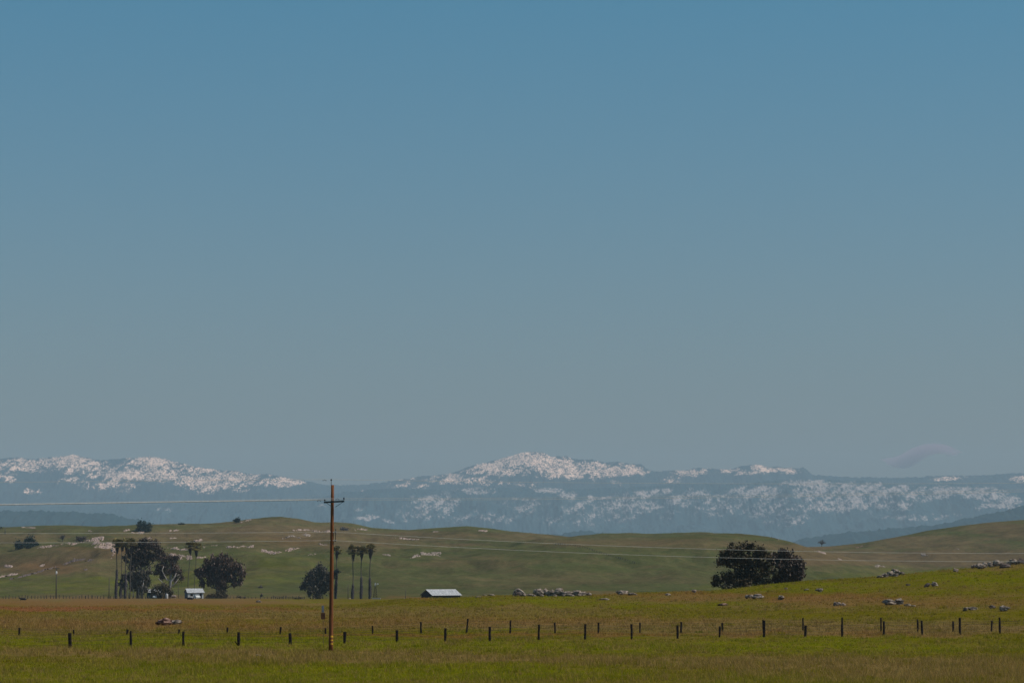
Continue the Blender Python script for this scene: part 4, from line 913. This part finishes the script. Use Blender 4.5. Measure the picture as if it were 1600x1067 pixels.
wire([(-700, 826), (0, 833.2), (250, 832.3), (524.3, 830.8, 1), (800, 848), (1100, 858.5), (1300, 863.6), (1450, 863.3), (1600, 861), (2400, 845)], .010, 'upper one of two lower lines crossing in front of the hills', dy=-.1)
wire([(-700, 841), (0, 847.8), (250, 846.7), (524.3, 844, 1), (800, 861), (1100, 871.5), (1300, 876), (1450, 876), (1600, 874), (2400, 858)], .010, 'lowest line crossing in front of the hills and the dark bushes', dy=-.1)

# marker sign
g = on_ground(505.3, 1003); g = Vector((slope(505.3, 1003)[0] * 207, 207, gz(slope(505.3, 1003)[0] * 207, 207))); k = mpp(207)
ms = empty('marker_sign', g, 'thin marker post with brown plate and blue grey panel, left of the tall pole', 'sign')
MB().tube([(0, 0, -.2), at(504.6, 946, 207) - g], .012, 8).build('sign_post', m_grey_wood, ms)
MB().box(at(504.8, 962, 206.95) - g, (6.6 * k, .02, 10 * k)).build('sign_plate', m_sign_b, ms, bevel=.01)
MB().box(at(504.4, 951, 206.95) - g, (3.6 * k, .02, 10.5 * k)).build('upper_panel', m_sign_g, ms, bevel=.01)

# ------------------------------------------------------------------ far poles
def far_pole(px, pt, pyb, label, arm=False, Y=YT, r=.15, cat='utility pole', name='utility_pole', mat=m_grey_wood):
    q = slope(px, pyb)[0]; g = Vector((q * Y, Y, gz(q * Y, Y))); h = at(px, pt, Y).z - g.z
    t = empty(name, g, label, cat); MB().tube([(0, 0, -.3), (0, 0, h * .5), (.03, 0, h)], [r * 1.2, r, r * .75], 9).build('pole_shaft', mat, t, smooth=True)
    if arm:
        MB().box((0, -.2, h - .5), (2.4, .12, .14)).build('crossarm', m_arm, t)
        for x in (-1.05, -.5, .5, 1.05): MB().tube([(x, -.2, h - .43), (x, -.2, h - .3), (x, -.2, h - .12)], [.05, .09, .05], 8).build('insulator', m_ins, t)
        MB().tube([(.1, -.42, h - 2.6), (.1, -.42, h - 2.5), (.1, -.42, h - 1.6), (.1, -.42, h - 1.5)], [.24, .28, .28, .2], 12).build('transformer', m_white, t, smooth=True)
    return t
far_pole(87.6, 886, 933.5, 'far utility pole with crossarm and white transformer at the left field edge', True, r=.2)
far_pole(170.3, 902, 934, 'bare pole without crossarm left of the left palms', r=.15, Y=YT - 8)
far_pole(278.6, 912, 933, 'thin bare pole just left of the white cabin', r=.1, Y=YT + 20)
far_pole(543.8, 912, 933, 'thin bare pole between the tall utility pole and the three palms', r=.12, Y=YT - 10)
far_pole(633.5, 919.5, 933, 'short thin post between the windpump and the barn', r=.1, Y=YT - 20, cat='post', name='wooden_post')
for x_, lab in ((536, 'left one of two faint thin masts on the ridge right of the tall pole'), (553, 'right one of two faint thin masts on the ridge right of the tall pole')):
    far_pole(x_, 808, 820.5, lab, Y=2395, r=.13, cat='mast', name='thin_mast', mat=m_galv)

# windpump
def windpump():
    Y = YT - 6; g = at(586, 932, Y); g.z = gz(g.x, g.y); k = mpp(Y); t = empty('windpump', g, 'small dark windpump tower with pale head, right of the three palms', 'windpump')
    h = at(586, 913.5, Y).z - g.z; mb = MB(); b_ = .85; tp_ = .16
    for sx in (-1, 1):
        for sy in (-1, 1): mb.tube([(sx * b_, sy * b_, -.1), (sx * tp_ + .15, sy * tp_, h)], .05, 6)
    for i in range(6):
        z0, z1 = h * i / 6, h * (i + 1) / 6; w0 = b_ + (tp_ - b_) * i / 6; w1 = b_ + (tp_ - b_) * (i + 1) / 6; o0, o1 = .15 * i / 6, .15 * (i + 1) / 6
        for sy in (-1, 1):
            mb.tube([(-w0 + o0, sy * w0, z0), (w1 + o1, sy * w1, z1)], .03, 4); mb.tube([(w0 + o0, sy * w0, z0), (-w1 + o1, sy * w1, z1)], .03, 4); mb.tube([(-w1 + o1, sy * w1, z1), (w1 + o1, sy * w1, z1)], .03, 4)
        for sx in (-1, 1): mb.tube([(sx * w0 + o0, -w0, z0), (sx * w1 + o1, w1, z1)], .03, 4)
    mb.build('tower', m_post, t)
    fan = MB(); c = Vector((.15, -.35, h + .15))
    for i in range(14):
        th = 2 * math.pi * i / 14; d = Vector((math.sin(th) * .35, math.sin(th) * .25, math.cos(th))); s = Vector((math.cos(th) * .35, math.cos(th) * .25, -math.sin(th)))
        fan.add([c + d * .15 - s * .03, c + d * .15 + s * .05, c + d * .75 + s * .14 + Vector((0, .08, 0)), c + d * .75 - s * .1], [(0, 1, 2, 3)])
    f_ = fan.tube([c + Vector((-.1, 0, 0)), c + Vector((.1, 0, 0))], .12, 8).build('fan', m_galv, t); so = f_.modifiers.new('solid', 'SOLIDIFY'); so.thickness = .02
    MB().box((.45, .1, h + .22), (.8, .04, .05)).box((1.0, .1, h + .4), (.55, .03, .5), Matrix.Rotation(R(-25), 3, 'Y')).build('tail', m_white, t)
    g2 = at(588, 932, Y - 5); g2.z = gz(g2.x, g2.y)
    o = MB().box((0, 0, .25), (3.2, .12, .5)).box((0, 1.4, .25), (3.2, .12, .5)).box((-1.54, .7, .25), (.12, 1.28, .5)).box((1.54, .7, .25), (.12, 1.28, .5)).box((0, .7, .05), (2.9, 1.25, .1)).build('water_trough', m_stone_c, None, g2)
    tag(o, 'low pale concrete trough at the foot of the windpump', 'trough')
windpump()
for (x_, y_, lab) in ((546, 935, 'small pale stone at the foot of the thin bare pole'), (632, 934.5, 'small pale stone at the foot of the short thin post')):
    boulder(x_, y_, 5, 2.2, lab, mat=m_rock_p, Y=1060)

# ------------------------------------------------------------------ farm buildings
def gable_house(pxa, Y, L, D, wall_h, rise, phi, label, wall_m, front_m, name, zbase, over=.35, door=None, ridge_px=None):
    """near-left corner of the long wall at pixel pxa; long wall faces the viewer, turned by phi"""
    q = slope(pxa, 925)[0]; c = Vector((q * Y, Y, zbase)); t = empty(name, c, label, 'building'); t.rotation_euler = (0, 0, phi)
    th = .14
    w = MB()
    w.box((th / 2, D / 2, wall_h / 2), (th, D - 2 * th - .01, wall_h)).box((L - th / 2, D / 2, wall_h / 2), (th, D - 2 * th - .01, wall_h)).box((L / 2, D - th / 2, wall_h / 2), (L, th, wall_h))
    for x0 in (0, L - th):
        w.add([(x0, th, wall_h), (x0 + th, th, wall_h), (x0, D - th, wall_h), (x0 + th, D - th, wall_h), (x0, D / 2, wall_h + rise - .1), (x0 + th, D / 2, wall_h + rise - .1)],
              [(0, 2, 4), (1, 5, 3), (0, 4, 5, 1), (2, 3, 5, 4), (0, 1, 3, 2)])
    w.build('wall', wall_m, t)
    if door is None: MB().box((L / 2, th / 2, wall_h / 2), (L, th, wall_h)).build('front_wall', front_m, t)
    else:
        f_ = MB(); xs = 0
        for (a, b2, z0, z1) in door:
            if a > xs: f_.box(((xs + a) / 2, th / 2, wall_h / 2), (a - xs, th, wall_h))
            if z0 > 0: f_.box(((a + b2) / 2, th / 2, z0 / 2), (b2 - a, th, z0))
            if z1 < wall_h: f_.box(((a + b2) / 2, th / 2, (z1 + wall_h) / 2), (b2 - a, th, wall_h - z1))
            xs = b2
        if xs < L: f_.box(((xs + L) / 2, th / 2, wall_h / 2), (L - xs, th, wall_h))
        f_.build('front_wall', front_m, t)
        for (a, b2, z0, z1) in door:
            MB().box(((a + b2) / 2, th - .03, (z0 + z1) / 2), (b2 - a - .02, .04, z1 - z0 - .02)).build('window' if z0 > 0 else 'door', m_glass if z0 > 0 else m_wall_d, t)
    r = MB(); sl_ = rise / (D / 2); n = int(L / .35)
    for s in (0, 1):
        vs = []; fs = []
        for i in range(n * 2 + 1):
            x = -over + (L + 2 * over) * i / (n * 2); dz = .05 * (i % 2)
            for kk in (0, .06):
                ye, ze = -over, wall_h - over * sl_; yr, zr = D / 2, wall_h + rise
                if s: ye, yr = D + over, D / 2
                vs += [(x, ye, ze + dz + kk), (x, yr + (.0 if s == 0 else .001), zr + dz + kk)]
        for i in range(n * 2):
            o_ = i * 4
            fs += [(o_ + 2, o_ + 6, o_ + 7, o_ + 3), (o_, o_ + 1, o_ + 5, o_ + 4), (o_, o_ + 4, o_ + 6, o_ + 2)]
        fs += [(0, 2, 3, 1), (n * 8, n * 8 + 1, n * 8 + 3, n * 8 + 2)]
        r.add(vs, fs)
    r.tube([(-over, D / 2, wall_h + rise + .08), (L + over, D / 2, wall_h + rise + .08)], .08, 6)
    r.build('roof', m_roof, t)
    return t
gable_house(293.5, 1075, 6.1, 4.4, 2.35, 1.3, R(22), 'small white and grey cabin with a pale metal roof before the slanting palms', m_wall_g, m_wall_w, 'cabin', gz(slope(293.5, 934)[0] * 1075, 1075), door=[(1.0, 2.0, .9, 1.8), (4.6, 5.5, 0, 2.0)])
gable_house(676, 1000, 11.8, 7.0, 3.7, 1.75, R(36), 'low dark barn with a pale corrugated roof rising behind the field crest', m_wall_d, m_wall_d, 'barn', at(676, 929, 1000).z - 3.7, over=.5, door=[(1.2, 4.4, 0, 2.9), (6.2, 9.6, 0, 2.9)])
gable_house(231.5, 1106, 5.2, 4.5, 2.4, 1.1, R(14), 'dark teal shed half hidden under the low rounded tree', m_wall_t, m_wall_t, 'shed', gz(slope(231, 934)[0] * 1106, 1106), door=[(1.4, 2.3, 0, 2.0)])
def car(px, Y, label, yaw):
    q = slope(px, 934)[0]; g = Vector((q * Y, Y, gz(q * Y, Y))); t = empty('parked_car', g, label, 'car'); t.rotation_euler = (0, 0, yaw)
    pr = [(-2.2, .3), (-2.25, .7), (-2.1, .95), (-1.5, 1.0), (-.9, 1.42), (.5, 1.45), (1.1, 1.02), (2.05, .9), (2.2, .65), (2.2, .3)]
    vs = []; n = len(pr)
    for y, s in ((-.85, 1), (-.78, .97), (.78, .97), (.85, 1)):
        for x, z in pr: vs.append((x, y * (1 if z < 1.01 else .84), z if abs(y) < .8 else min(z, 1.38)))
    fs = [(j * n + i, j * n + (i + 1) % n, (j + 1) * n + (i + 1) % n, (j + 1) * n + i) for j in range(3) for i in range(n)] + [tuple(range(n - 1, -1, -1)), tuple(3 * n + i for i in range(n))]
    MB().add(vs, fs).build('body', m_white, t, bevel=.03)
    MB().box((-.2, 0, 1.2), (1.5, 1.50, .3)).build('window', m_glass, t); MB().box((.86, 0, 1.22), (.05, 1.25, .28), Matrix.Rotation(R(-48), 3, 'Y')).build('windscreen', m_glass, t)
    for x in (-1.35, 1.35):
        for y in (-.8, .8): MB().tube([(x, y - .1, .32), (x, y + .1, .32)], .32, 16).build('wheel', m_rub, t)
    for y in (-.6, .6): MB().box((2.18, y, .68), (.06, .3, .14)).build('headlight', m_galv, t)
car(307.5, 1066, 'white car parked in front of the small white cabin', R(-70))
car(241.8, 1092, 'white car partly hidden beside the dark teal shed', R(-80))
g = at(260.5, 934, 1085); g.z = gz(g.x, g.y)
o = MB().tube([(0, 0, 0), (0, 0, .1), (0, 0, 1.6), (0, 0, 1.75), (0, 0, 1.9)], [.5, .52, .52, .4, .12], 16).build('water_tank', m_wall_w, None, g, smooth=True); tag(o, 'upright white tank left of the white forked trunk', 'tank')
g = at(271.5, 934, 1085); g.z = gz(g.x, g.y)
o = MB().tube([(-.9, 0, .8), (-.75, 0, .8), (.75, 0, .8), (.9, 0, .8)], [.2, .48, .48, .2], 14).box((-.5, 0, .17), (.15, .7, .34)).box((.5, 0, .17), (.15, .7, .34)).build('fuel_tank', m_rock_p, None, g); tag(o, 'small pinkish tank lying right of the white forked trunk', 'tank')

# ------------------------------------------------------------------ resting cattle
def cow(px, py, label, flip=1, Y=1010):
    q = slope(px, py)[0]; g = Vector((q * Y, Y, gz(q * Y, Y)))
    t = empty('cow', g, label, 'cow', None); t.rotation_euler = (0, 0, R(8) * flip); t.scale = (flip * 1.12, 1, 1)
    me = bpy.data.meshes.new('body')
    J = [((-.95, 0, .45), .30), ((-.6, 0, .48), .38), ((0, 0, .50), .42), ((.5, 0, .52), .38), ((.85, 0, .62), .26), ((1.1, 0, .82), .16), ((1.25, 0, .90), .14), ((1.5, 0, .76), .09),
         ((-.8, -.3, .25), .16), ((-.35, -.48, .16), .11), ((-.75, -.52, .09), .06), ((.55, -.25, .25), .14), ((.95, -.42, .14), .08), ((.62, -.48, .07), .05),
         ((-.8, .3, .25), .16), ((-.35, .48, .16), .11), ((.55, .25, .25), .14), ((.95, .42, .14), .08), ((-1.18, .02, .5), .05), ((-1.28, .05, .2), .03), ((1.2, -.2, .97), .04), ((1.2, .2, .97), .04)]
    E = [(0, 1), (1, 2), (2, 3), (3, 4), (4, 5), (5, 6), (6, 7), (0, 8), (8, 9), (9, 10), (3, 11), (11, 12), (12, 13), (0, 14), (14, 15), (3, 16), (16, 17), (0, 18), (18, 19), (6, 20), (6, 21)]
    me.from_pydata([j[0] for j in J], E, []); me.update(); o = bpy.data.objects.new('body', me); link(o, t); me.materials.append(m_cow)
    o.modifiers.new('skin', 'SKIN')
    for i, (p, r) in enumerate(J):
        me.skin_vertices[0].data[i].radius = (r, r * .95)
    me.skin_vertices[0].data[2].use_root = True
    s = o.modifiers.new('sub', 'SUBSURF'); s.levels = 2; s.render_levels = 2
cow(36, 939.8, 'black cow lying in the far field near the left edge', -1)
cow(297, 938.8, 'black cow lying in the field in front of the white cabin', -1)

# ------------------------------------------------------------------ grass
def grass(name, n, Y0, Y1, h0, h1, wd, power, label_kind='stuff', seed=5, blades=6, rad=.13, label='short green and brown pasture grass covering the near field', dry=0):
    rg = np.random.default_rng(seed)
    u = rg.random(n); Y = (Y0 ** power + u * (Y1 ** power - Y0 ** power)) ** (1 / power)
    X = (rg.random(n) - .5) * 2 * (Y * .196 + 4)
    dens = fbm(X / 3.1, Y / 5.0, 3)
    keep = rg.random(n) < np.clip(dens * 1.7 - .1, .15, 1); X, Y = X[keep], Y[keep]; n = len(X)
    Z = ground_h(X, Y); A = land_attr(X, Y, Z)
    tall = np.clip(.45 + 1.1 * fbm(X / 6, Y / 8, 3) ** 1.5 + .4 * (A[:, 0] - .4), .3, 1.6)
    m = n * blades; idx = np.repeat(np.arange(n), blades)
    az = rg.random(m) * 2 * np.pi; r = rg.random(m) * rad * rg.uniform(.5, 1.4, n)[idx]
    bx = X[idx] + np.cos(az) * r; by = Y[idx] + np.sin(az) * r; bz = Z[idx] - .03
    h = (h0 + (h1 - h0) * rg.random(m) ** 1.6) * tall[idx]; lean = rg.normal(size=(m, 2)) * .35 * h[:, None]
    wv = wd * rg.uniform(.6, 1.4, m) * (Y[idx] / 170) ** .8; fa = rg.random(m) * np.pi
    dx, dy = np.cos(fa) * wv / 2, np.sin(fa) * wv / 2
    V = np.empty((m, 3, 3)); V[:, 0] = np.stack([bx - dx, by - dy, bz], 1); V[:, 1] = np.stack([bx + dx, by + dy, bz], 1)
    V[:, 2] = np.stack([bx + lean[:, 0], by + lean[:, 1], bz + h], 1)
    A2 = A[idx].copy(); A2[:, 0] += rg.normal(size=m) * .4 + dry + (rg.normal(size=n) * .35)[idx]
    o = np_mesh(name, V.reshape(-1, 3), np.arange(m * 3).reshape(-1, 3), m_blade, attr=np.repeat(A2, 3, axis=0)); tag(o, label, 'grass', kind='stuff')
    return o
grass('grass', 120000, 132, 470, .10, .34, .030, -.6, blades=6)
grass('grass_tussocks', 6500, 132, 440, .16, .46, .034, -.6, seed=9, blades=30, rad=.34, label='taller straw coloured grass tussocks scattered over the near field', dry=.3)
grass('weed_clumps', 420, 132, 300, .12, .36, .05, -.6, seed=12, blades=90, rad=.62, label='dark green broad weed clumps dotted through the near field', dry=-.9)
